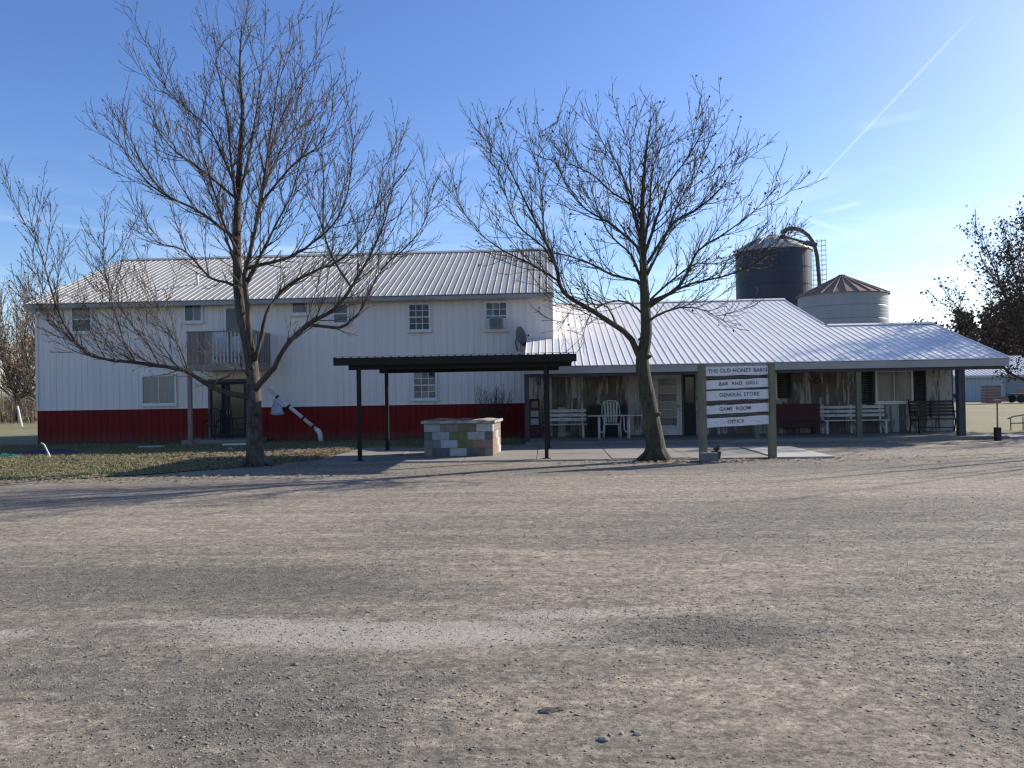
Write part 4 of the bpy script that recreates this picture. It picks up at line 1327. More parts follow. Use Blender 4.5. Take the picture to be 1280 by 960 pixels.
# white plastic armchair behind it
pc = thing('plastic_chair', 'white moulded plastic armchair behind the white table', 'chair', (1.97, 25.85, 0.087))
cx = 1.97
MB().prism([(cx - 0.24, 0.50), (cx + 0.24, 0.50), (cx + 0.25, 0.535), (cx - 0.25, 0.535)], 'y', 25.62, 26.08).build('seat', 'plastic', pc)
for k in range(5):
    x = cx - 0.165 + k * 0.082
    MB().bar((x, 26.07, 0.56), (x * 1.0 + (x - cx) * 0.25, 26.22, 1.22), 0.06, 0.015, up=(0, 1, 0)).build('back_slat', 'plastic', pc)
MB().tube([(cx - 0.27, 26.22, 1.12), (cx - 0.2, 26.23, 1.24), (cx, 26.24, 1.27), (cx + 0.2, 26.23, 1.24), (cx + 0.27, 26.22, 1.12)], 0.025, 7).build('top_rail', 'plastic', pc, smooth=True)
for s in (-1, 1):
    MB().tube([(cx + s * 0.27, 25.62, 0.087), (cx + s * 0.25, 25.62, 0.52), (cx + s * 0.29, 25.66, 0.74), (cx + s * 0.30, 25.8, 0.77), (cx + s * 0.29, 26.12, 0.79), (cx + s * 0.28, 26.22, 1.13)], 0.027, 7).build('arm', 'plastic', pc, smooth=True)
    MB().tube([(cx + s * 0.26, 26.22, 0.087), (cx + s * 0.23, 26.08, 0.52)], 0.026, 7).build('leg', 'plastic', pc, smooth=True)

bc = thing('storage_chest', 'tall black storage chest behind the white plastic chair', 'chest', (1.9, 26.42, 0.087))
MB().box(1.32, 2.48, 26.30, 26.56, 0.12, 1.06).build('case', 'black', bc)
MB().box(1.30, 2.50, 26.285, 26.565, 1.065, 1.12).build('lid', 'black', bc)
for x in (1.36, 2.38):
    MB().box(x, x + 0.06, 26.32, 26.54, 0.087, 0.118).build('foot', 'black', bc)
MB().box(1.88, 1.94, 26.272, 26.299, 0.96, 1.05).build('latch', 'steel_dark', bc)

vm = thing('vending_cabinet', 'narrow red cabinet with pale teal panels at the left porch corner', 'cabinet', (-0.5, 26.35, 0.087))
MB().box(-0.68, -0.34, 26.20, 26.52, 0.12, 1.36).build('case', 'maroon', vm)
for z0_, z1_ in ((0.78, 0.98), (0.52, 0.72)):
    MB().box(-0.64, -0.38, 26.188, 26.199, z0_, z1_).build('panel', 'blk_paleblue', vm)
MB().box(-0.62, -0.40, 26.19, 26.199, 1.08, 1.28).build('window', 'glass_mid', vm)
MB().box(-0.66, -0.36, 26.22, 26.5, 0.087, 0.118).build('plinth', 'black', vm)

# ------------------------------------------------------------------ silos and barn behind
SX, SY, SRAD = 19.45, 70.0, 3.14
si = thing('blue_silo', 'tall dark blue silo with pale dome behind the porch roof', 'silo', (SX, SY, 0))
zt = 13.2
nc = 9
for k in range(nc):
    z0_, z1_ = k * zt / nc, (k + 1) * zt / nc
    MB().lathe(SX, SY, [(SRAD, z0_ + 0.004), (SRAD, z1_ - 0.03), (SRAD + 0.03, z1_ - 0.03), (SRAD + 0.03, z1_ - 0.004)], 56).build('ring_sheet', 'silo_blue', si, smooth=False)
dome = MB().lathe(SX, SY, [(SRAD + 0.08, zt), (SRAD + 0.06, zt + 0.10), (SRAD * 0.9, zt + 0.42), (SRAD * 0.68, zt + 0.86), (SRAD * 0.42, zt + 1.22), (SRAD * 0.22, zt + 1.4)], 40).build('dome', 'silo_dome', si, smooth=True)
MB().lathe(SX, SY, [(0.6, zt + 1.28), (0.55, zt + 1.46), (0.4, zt + 1.56), (0.12, zt + 1.6)], 18).build('hatch', 'rust', dome, smooth=True)
for k in range(14):
    a = k * math.tau / 14
    MB().tube([(SX + SRAD * r * math.cos(a), SY + SRAD * r * math.sin(a), zt + z) for r, z in ((0.98, 0.18), (0.9, 0.46), (0.68, 0.90), (0.42, 1.26))], 0.035, 5).build('dome_rib', 'silo_dome', dome)
arch = [(SX + 0.1, 1.30), (SX + 0.5, 1.58), (SX + 1.1, 1.66), (SX + 1.75, 1.48), (SX + 2.35, 1.02), (SX + 2.8, 0.30), (SX + 3.0, -0.7), (SX + 3.1, -2.2), (SX + 3.2, -4.2), (SX + 3.3, -8.0), (SX + 3.3, -13.2)]
MB().tube([(x, SY - 2.3, zt + z) for x, z in arch], 0.17, 10).build('filler_pipe', 'steel_dark', si, smooth=True)
pf = MB()
pf.bar((SX - 0.1, SY - 2.6, zt + 1.05), (SX + 2.9, SY - 2.6, zt + 0.15), 0.10, 0.14).bar((SX - 0.1, SY - 2.0, zt + 1.05), (SX + 2.9, SY - 2.0, zt + 0.15), 0.10, 0.14)
for k in range(6):
    x = SX + 0.1 + k * 0.5
    z = zt + 1.05 - (x - SX + 0.1) * 0.9 / 3.0
    pf.bar((x, SY - 2.6, z + 0.05), (x, SY - 2.6, z + 0.5 * (1 - 0.04 * k)), 0.035).bar((x, SY - 2.6, z), (x, SY - 2.0, z), 0.05)
pf.bar((SX - 0.1, SY - 2.6, zt + 1.52), (SX + 2.4, SY - 2.6, zt + 0.78), 0.035)
pf.bar((SX + 2.0, SY - 2.62, zt + 0.46), (SX + 2.9, SY - 2.62, zt + 0.2), 0.22, 0.24)
pf.build('catwalk', 'steel_dark', si)
lad = MB()
lx, ly = SX + 3.75, SY - 0.6
for dx in (-0.55, -0.18, 0.2, 0.55):
    lad.bar((lx + dx, ly, 3.0), (lx + dx, ly, zt + 1.0), 0.035)
k = 3.2
while k < zt + 1.0:
    lad.bar((lx - 0.55, ly, k), (lx + 0.55, ly, k), 0.03)
    lad.bar((lx - 0.55, ly, k), (lx - 0.4, ly + 0.6, k), 0.03).bar((lx + 0.55, ly, k), (lx + 0.4, ly + 0.6, k), 0.03).bar((lx - 0.4, ly + 0.6, k), (lx + 0.4, ly + 0.6, k), 0.03)
    k += 0.42
lad.build('ladder_cage', 'steel_grey', si)

GX0, GY0, GR = 20.2, 56.0, 2.90
bn = thing('grain_bin', 'round galvanised grain bin with rusty cone roof beside the blue silo', 'grain bin', (GX0, GY0, 0))
for c in range(9):
    z0_ = c * 0.87
    prof = []
    for k in range(0, 17):
        prof.append((GR + 0.004 * math.sin(k * math.pi / 2 + 0.4), z0_ + 0.005 + k * 0.86 / 16))
    MB().lathe(GX0, GY0, prof, 48).build('ring_sheet', 'galv', bn, smooth=True)
ez = 9 * 0.87
pk = 9.27
nw = 24
for k in range(nw):
    a0, a1 = k * math.tau / nw, (k + 1) * math.tau / nw
    ro = GR + 0.13
    P = lambda r, a, z: (GX0 + r * math.cos(a), GY0 + r * math.sin(a), z)
    vs = [P(ro, a0, ez - 0.02), P(ro, a1, ez - 0.02), P(0.28, a1, pk - 0.14), P(0.28, a0, pk - 0.14)]
    vs += [(x, y, z - 0.04) for x, y, z in vs]
    rp = MB().add(vs, [(0, 1, 2, 3), (7, 6, 5, 4), (0, 4, 5, 1), (1, 5, 6, 2), (2, 6, 7, 3), (3, 7, 4, 0)]).build('roof_panel', 'rust', bn)
    MB().bar(P(ro, a0, ez + 0.01), P(0.28, a0, pk - 0.10), 0.05, 0.07).build('rib', 'rust_rib', rp)
MB().lathe(GX0, GY0, [(0.34, pk - 0.17), (0.34, pk - 0.08), (0.2, pk + 0.01), (0.04, pk + 0.03)], 16).build('cap', 'rust', bn, smooth=True)

bx0, bx1, by0, by1 = 37.5, 66.0, 78.0, 90.0
br = thing('machine_shed', 'long pale blue metal shed with white roof far behind the porch post', 'shed', (51, by0, 0))
npn = 26
pws = (bx1 - bx0) / npn
mw = wall_panel_mesh('wall_panel', pws, 3, -0.05, 2.45, 'barn_wall', 0.03, 0.07)
for i in range(npn):
    inst('wall_panel', mw, br, (bx0 + i * pws, by0, 0))
for xx in (bx0, bx1 - 0.2):
    MB().prism([(by0 + 0.05, -0.05), (by1, -0.05), (by1, 2.45), ((by0 + by1) / 2, 4.4), (by0 + 0.05, 2.45)], 'x', xx, xx + 0.2).build('gable_wall', 'barn_wall', br)
MB().box(bx0 + 0.2, bx1 - 0.2, by1 - 0.2, by1, -0.05, 2.45).build('rear_wall', 'barn_wall', br)
ba = math.atan2(2.0, 6.4)
mrf = roof_panel_mesh('roof_panel', (bx1 - bx0 + 0.6) / npn, 3, 6.4 / math.cos(ba), 'barn_roof', 0.05, 0.08)
for i in range(npn):
    xx = bx0 - 0.3 + i * (bx1 - bx0 + 0.6) / npn
    inst('roof_panel', mrf, br, (xx, by0 - 0.4, 2.40), (ba, 0, 0))
    inst('roof_panel', mrf, br, (xx + (bx1 - bx0 + 0.6) / npn, by1 + 0.4, 2.40), (ba, 0, math.pi))
MB().box(bx0 - 0.3, bx1 + 0.3, by0 - 0.42, by0 - 0.38, 2.2, 2.42).build('fascia', 'barn_wall', br)
MB().box(43.2, 47.2, by0 - 0.08, by0 - 0.04, 0.0, 2.2).build('sliding_door', 'galv', br)

# wagon and crate in front of the shed
wg = thing('farm_wagon', 'low dark farm wagon parked before the far blue shed', 'wagon', (39.4, 68.5, 0))
MB().box(38.3, 40.6, 67.7, 69.2, 0.62, 0.76).build('bed', 'post_dark', wg)
for z in (0.80, 1.0):
    MB().box(38.3, 40.6, 67.68, 67.72, z, z + 0.12).build('side_board', 'rust', wg)
for x in (38.7, 40.2):
    for y in (67.72, 69.05):
        MB().tube([(x, y - 0.08, 0.32), (x, y + 0.08, 0.32)], 0.33, 14).build('wheel', 'black', wg)
MB().bar((38.3, 68.45, 0.62), (37.0, 68.45, 0.35), 0.08).build('drawbar', 'steel_dark', wg)
cr_ = thing('crate', 'rust brown wooden crate left of the far farm wagon', 'crate', (36.45, 68.0, 0))
for k in range(6):
    MB().box(35.9, 37.0, 67.5, 67.53, 0.06 + k * 0.24, 0.27 + k * 0.24).build('board', 'rust', cr_)
    MB().box(35.9, 35.93, 67.54, 68.5, 0.06 + k * 0.24, 0.27 + k * 0.24).build('board', 'rust', cr_)
    MB().box(36.97, 37.0, 67.54, 68.5, 0.06 + k * 0.24, 0.27 + k * 0.24).build('board', 'rust', cr_)
MB().box(35.9, 37.0, 67.5, 68.5, 0.0, 0.05).build('floor', 'rust', cr_)
ca = thing('parked_car', 'small dark parked car beside the far shed wall', 'car', (34.3, 74.0, 0))
MB().prism([(32.4, 0.35), (36.2, 0.35), (36.25, 0.75), (35.5, 0.86), (34.9, 1.32), (33.3, 1.34), (32.7, 0.9), (32.35, 0.8)], 'y', 73.2, 74.8).build('body', 'silo_blue', ca)
MB().prism([(33.1, 0.90), (35.1, 0.90), (34.75, 1.25), (33.4, 1.26)], 'y', 73.19, 73.198).build('side_window', 'glass', ca)
for x in (33.1, 35.5):
    for y in (73.25, 74.75):
        MB().tube([(x, y - 0.1, 0.32), (x, y + 0.1, 0.32)], 0.32, 14).build('wheel', 'black', ca)

# post with tray, low rail on the right
yp = thing('feeder_post', 'thin rusty post with dark base sleeve right of the porch corner', 'post', (12.7, 23.4, 0))
MB().tube([(12.7, 23.4, 0.0), (12.71, 23.4, 1.12)], 0.022, 8).build('pole', 'rust', yp)
MB().box(12.63, 12.77, 23.33, 23.47, -0.01, 0.36).build('base_sleeve', 'black', yp)
MB().box(12.50, 12.92, 23.2, 23.6, 1.125, 1.145).build('tray', 'rust', yp)
for a, b in ((12.50, 12.515), (12.905, 12.92)):
    MB().box(a, b, 23.2, 23.6, 1.147, 1.19).build('tray_edge', 'rust', yp)
lr = thing('low_rail', 'low arched pipe rail on the grass at the right picture edge', 'railing', (17.2, 29.0, 0))
MB().tube([(16.1, 29.0, 0.36), (16.3, 29.0, 0.44), (16.9, 29.0, 0.52), (18.2, 29.0, 0.54), (19.6, 29.0, 0.50)], 0.028, 8).build('top_bar', 'galv_edge', lr)
MB().tube([(16.2, 29.0, 0.2), (19.6, 29.0, 0.24)], 0.02, 8).build('mid_bar', 'post_dark', lr)
for k in range(9):
    x = 16.2 + k * 0.42
    MB().tube([(x, 29.0, -0.05), (x, 29.0, 0.40 + 0.035 * min(k, 3))], 0.02, 6).build('upright', 'post_dark', lr)
struct(MB().box(13.1, 14.6, 24.0, 24.7, -0.03, 0.05), 'side_slab', 'concrete_new')

# ------------------------------------------------------------------ odds and ends on the lawn and lot
MB_ = MB().tube([(-33.6, 49.0, 1.25), (-33.35, 49.05, -0.06)], 0.06, 8)
solo(MB_, 'marker_pole', 'plastic', 'leaning white marker pole in the field left of the building', 'pole', (-33.35, 49.05, -0.05))
solo(MB().tube([(-14.15, 21.62, 0.40), (-14.06, 21.6, 0.36), (-13.92, 21.56, 0.14), (-13.85, 21.54, 0.0)], 0.022, 8), 'bent_pipe', 'plastic', 'short bent white pipe sticking up from the lawn', 'pipe', (-13.85, 21.54, 0))


def crumple(cx, cy, lx, ly, hz, seed, n=12, ang=0.0):
    rs_ = np.random.RandomState(seed)
    mb = MB()
    pts = []
    for i in range(n + 1):
        for j in range(n + 1):
            u, v = i / n * 2 - 1, j / n * 2 - 1
            r = max(abs(u), abs(v))
            env = max(0.0, 1 - r ** 3)
            z = hz * env * (0.45 + 0.55 * rs_.rand()) + (0.004 if cy > 15 else float(lot_height(cx, cy)) - 0.002)
            x = u * lx * (1 + 0.12 * math.sin(5 * v + seed)) + rs_.uniform(-1, 1) * lx * 0.05
            y = v * ly * (1 + 0.15 * math.sin(4 * u + seed)) + rs_.uniform(-1, 1) * ly * 0.05
            pts.append((cx + x * math.cos(ang) - y * math.sin(ang), cy + x * math.sin(ang) + y * math.cos(ang), z))
    fs_ = [(i * (n + 1) + j, (i + 1) * (n + 1) + j, (i + 1) * (n + 1) + j + 1, i * (n + 1) + j + 1) for i in range(n) for j in range(n)]
    return mb.add(pts, fs_)


solo(crumple(-15.3, 21.75, 0.45, 0.18, 0.12, 3), 'tarp', 'teal', 'crumpled teal tarp on the lawn at the left picture edge', 'tarp', (-15.2, 21.75, 0.0))
solo(crumple(-14.9, 22.9, 1.1, 0.25, 0.16, 6), 'tarp', 'purple', 'dark violet plastic sheet in the shade behind the teal tarp', 'tarp', (-14.9, 22.9, 0.0))
solo(MB().box(-13.15, -12.4, 24.95, 25.18, 0.02, 0.07, 0.06), 'loose_board', 'deck_pale', 'short pale board lying in the grass below the curtained window', 'board', (-12.77, 25.06, 0.02))
solo(MB().tube([(-10.55, 25.30, 0.06), (-9.45, 25.22, 0.075)], 0.035, 8), 'loose_pipe', 'plastic', 'white pipe lying on the ground before the balcony step', 'pipe', (-10.0, 25.26, 0.02))
st = MB()
rs = random.Random(3)
bm = bmesh.new()
bmesh.ops.create_icosphere(bm, subdivisions=2, radius=1)
ico = [v.co.copy() for v in bm.verts]
icof = [tuple(v.index for v in f.verts) for f in bm.faces]
bm.free()


def rock(cx, cy, r, fl_, seed):
    rr = random.Random(seed)
    ks = [(Vector((rr.uniform(-1, 1), rr.uniform(-1, 1), rr.uniform(-1, 1))).normalized(), rr.uniform(0.6, 0.95)) for _ in range(9)]
    vs = []
    for p in ico:
        q = p.copy()
        for nrm_, dd in ks:
            s = q.dot(nrm_)
            if s > dd:
                q -= nrm_ * (s - dd)
        vs.append((cx + q.x * r * 1.2, cy + q.y * r, float(lot_height(cx, cy)) * (cy < 15) + r * fl_ * 0.3 + q.z * r * fl_))
    return MB().add(vs, icof)


solo(rock(-9.58, 23.47, 0.09, 0.8, 1), 'stone', 'concrete_new', 'pale round stone in the leaves left of the slanting pipe', 'stone', (-9.58, 23.47, 0))
solo(crumple(-0.02, 4.06, 0.075, 0.03, 0.02, 9, 9, 0.35), 'rag', 'rag', 'small dark crumpled rag lying on the gravel near the camera', 'rag', (-0.02, 4.06, 0.0))
for i, (x, y, r) in enumerate(((0.22, 3.72, 0.024), (0.38, 3.78, 0.018), (-1.55, 4.75, 0.02))):
    solo(rock(x, y, r, 0.6, 20 + i), 'stone', 'pebble', ['pale larger stone on the gravel just right of the dark rag', 'small pale stone farther right of the dark rag on the gravel', 'pale stone on the gravel before the white dust patch'][i], 'stone', (x, y, 0))

# ------------------------------------------------------------------ trees
UP = Vector((0, 0, 1))


def smooth_path(pts, step=0.22, jit=0.012, rs=random):
    P = [Vector(p) for p in pts]
    out = []
    for i in range(len(P) - 1):
        p0, p1, p2, p3 = P[max(i - 1, 0)], P[i], P[i + 1], P[min(i + 2, len(P) - 1)]
        n = max(1, int((p2 - p1).length / step))
        for k in range(n):
            u = k / n
            q = 0.5 * ((2 * p1) + (p2 - p0) * u + (2 * p0 - 5 * p1 + 4 * p2 - p3) * u * u + (3 * p1 - p0 - 3 * p2 + p3) * u ** 3)
            out.append(q)
    out.append(P[-1])
    for i in range(1, len(out) - 1):
        out[i] = out[i] + Vector((rs.uniform(-jit, jit), rs.uniform(-jit, jit), rs.uniform(-jit, jit)))
    return out


def taper(n, r0, r1, pw=1.0):
    return [r0 + (r1 - r0) * (i / (n - 1)) ** pw for i in range(n)]


def shoot(rs, start, d, length, r0, r1, up=0.10, wig=0.10, step=0.12):
    n = max(3, int(length / step) + 1)
    pts = [start]
    d = d.normalized()
    s = length / (n - 1)
    for _ in range(n - 1):
        d = (d + UP * up + Vector((rs.uniform(-wig, wig), rs.uniform(-wig, wig), rs.uniform(-wig, wig)))).normalized()
        pts.append(pts[-1] + d * s)
    return pts, taper(n, r0, r1)


def side_dir(rs, t_, ang, az):
    a = t_.cross(Vector((0.3, 0.2, 0.93)))
    if a.length < 0.1:
        a = t_.cross(Vector((1, 0, 0)))
    a.normalize()
    b = t_.cross(a)
    s = a * math.cos(az) + b * math.sin(az)
    return (t_ * math.cos(ang) + s * math.sin(ang)).normalized()


def spawn(rs, path, rad, spacing, start, lmin, lmax, ang0, ang1, rk, rmin, up, wig, fall=0.45, zlow=-1):
    """side shoots along a path: returns [(pts, radii)]"""
    out = []
    az = rs.uniform(0, 6.28)
    tot = sum((path[i + 1] - path[i]).length for i in range(len(path) - 1))
    if tot < 1e-4:
        return out
    pos = start * tot + rs.uniform(0, spacing)
    acc = 0.0
    for i in range(len(path) - 1):
        seg = path[i + 1] - path[i]
        L = seg.length
        while pos <= acc + L and L > 1e-6:
            u = (pos - acc) / L
            p = path[i] + seg * u
            t = pos / tot
            r = rad[i] + (rad[i + 1] - rad[i]) * u
            az += 2.4 + rs.uniform(-0.5, 0.5)
            d = side_dir(rs, seg.normalized(), rs.uniform(ang0, ang1), az)
            if d.z < zlow:
                d.z = zlow + 0.2
            ln = (lmin + (lmax - lmin) * rs.random() ** 1.7) * (1 - fall * t)
            out.append(shoot(rs, p, d, ln, max(min(r * rk, 0.016 if rmin < 0.012 else 0.04), rmin), rmin, up, wig, 0.14))
            pos += spacing * rs.uniform(0.6, 1.4)
        acc += L
    return out


def leaf_quads(rs, spots, size):
    V_, F_ = [], []
    for p in spots:
        s = size * rs.uniform(0.6, 1.35)
        d = Vector((rs.uniform(-1, 1), rs.uniform(-1, 1), rs.uniform(-1.6, 0.3))).normalized()
        w = d.cross(Vector((rs.uniform(-1, 1), rs.uniform(-1, 1), rs.uniform(-1, 1))))
        if w.length < 0.05:
            w = Vector((1, 0, 0))
        w = w.normalized() * s * 0.36
        n = d.cross(w).normalized() * s * 0.18
        k = len(V_)
        V_ += [p, p + d * s * 0.5 + w + n, p + d * s, p + d * s * 0.5 - w + n]
        F_.append((k, k + 1, k + 2, k + 3))
    return np.array([tuple(v) for v in V_]), np.array(F_)


def bare_tree(name, label, base, limbs, seed, bark, twig, sp=(0.17, 0.16, 0.22), l1=(0.3, 1.15), l2=(0.15, 0.5), l3=(0.04, 0.12), leaf=0.02, leafmat_='leaf_dark', leafsize=0.06, up=(0.09, 0.10), group=None, rmin=(0.0058, 0.0042, 0.0032), start=0.22, levels=3, nolow=-1, long_trunk=False, nleaf=1, subs=None):
    """limbs: (r0, r1, points relative to the base); the first is the trunk"""
    rs = random.Random(seed)
    t_ = thing(name, label, 'tree', base, group)
    B_ = Vector(base)
    tr, cw = MB(), MB()
    spots = []
    work = [(a, b, c, False) for a, b, c in limbs]
    i = -1
    while work:
        i += 1
        r0, r1, pts, sub = work.pop(0)
        r0, r1 = (r0, r1) if i == 0 or sub else (r0 * 0.82, r1 * 0.6)
        path = smooth_path(pts, 0.2, 0.008 if i else 0.003, rs) if not sub else pts
        n = len(path)
        rad = taper(n, r0, r1, 0.8 if i else 0.9)
        if i == 0:                                     # root flare, lumps
            for k in range(n):
                z = path[k].z
                rad[k] *= 1 + 0.45 * math.exp(-max(z, 0) / 0.13) + rs.uniform(-0.03, 0.03)
        (cw if sub else tr).tube([p + B_ for p in path], rad, 12 if r0 > 0.09 else (8 if r0 > 0.04 else 5))
        if i == 0 and not long_trunk:
            continue
        if subs and not sub:
            for ps, rr_ in spawn(rs, path, rad, subs[0], 0.45 if i == 0 else 0.2, subs[1], subs[2], 0.35, 0.85, 0.5, rmin[0], up[0] * 0.7, 0.03, fall=0.45, zlow=-0.1):
                work.append((max(rr_[0], rmin[0] * 1.5), rmin[1], ps, True))
        b1 = spawn(rs, path, rad, sp[0], 0.45 if i == 0 else (start if r0 > 0.05 else 0.1), l1[0], l1[1], 0.30, 0.75, 0.45, rmin[0], up[0] * 0.8, 0.028, fall=0.35, zlow=nolow)
        # the limb's own tip carries twigs too
        b1.append((path[-3:], rad[-3:]))
        for q, (p1, r_1) in enumerate(b1):
            if q < len(b1) - 1:
                cw.tube([p + B_ for p in p1], [max(x, rmin[0] * 0.6) if k < len(r_1) - 1 else rmin[1] for k, x in enumerate(r_1)], 4, False)
            b2 = spawn(rs, p1, r_1, sp[1], 0.12, l2[0], l2[1], 0.35, 0.75, 0.5, rmin[1], up[1], 0.03, zlow=nolow)
            for p2, r_2 in b2:
                cw.tube([p + B_ for p in p2], r_2, 3, False)
                if rs.random() < leaf * 4:
                    spots.append(p2[-1] + B_)
                if levels >= 3:
                    for p3, r_3 in spawn(rs, p2, r_2, sp[2], 0.15, l3[0], l3[1], 0.4, 0.9, 0.7, rmin[2], 0.06, 0.1):
                        cw.tube([p + B_ for p in (p3[0], p3[-1])], [rmin[2], rmin[2] * 0.6], 3, False)
                        if rs.random() < leaf:
                            spots.append(p3[-1] + B_)
    if long_trunk:                                     # roots, pruned stubs
        R0 = limbs[0][0]
        for k in range(6):
            a = k * 1.05 + rs.uniform(-0.3, 0.3)
            q = rs.uniform(1.6, 2.5) * R0
            tr.tube([B_ + Vector((math.cos(a) * R0 * 0.45, math.sin(a) * R0 * 0.45, 0.34)), B_ + Vector((math.cos(a) * R0 * 1.05, math.sin(a) * R0 * 1.05, 0.12)), B_ + Vector((math.cos(a) * q, math.sin(a) * q, -0.03))], [R0 * 0.42, R0 * 0.36, R0 * 0.14], 8)
        tp = smooth_path(limbs[0][2], 0.2, 0, rs)
        for k in range(5):
            p = tp[3 + int(k * 2.2 + rs.uniform(0, 1.5))]
            a = rs.uniform(3.6, 5.9)
            d_ = Vector((math.cos(a), math.sin(a), 0.35))
            tr.tube([B_ + p + d_ * 0.08, B_ + p + d_ * (R0 * 0.9), B_ + p + d_ * (R0 * 0.9 + rs.uniform(0.03, 0.09))], [0.05, 0.042, 0.03], 8)
    tr.build('trunk', bark, t_, smooth=True, fix=False)
    c_ = cw.build('crown', twig, t_, smooth=True, fix=False)
    if spots:
        if nleaf > 1:
            spots = [p + Vector((rs.gauss(0, 1), rs.gauss(0, 1), rs.gauss(0, 1))) * leafsize * 0.8 for p in spots for _ in range(nleaf)]
        V_, F_ = leaf_quads(rs, spots, leafsize)
        V_ = V_ - np.array(base)
        np_mesh('leaves', V_, F_, leafmat_, 'stuff', c_)
    return t_


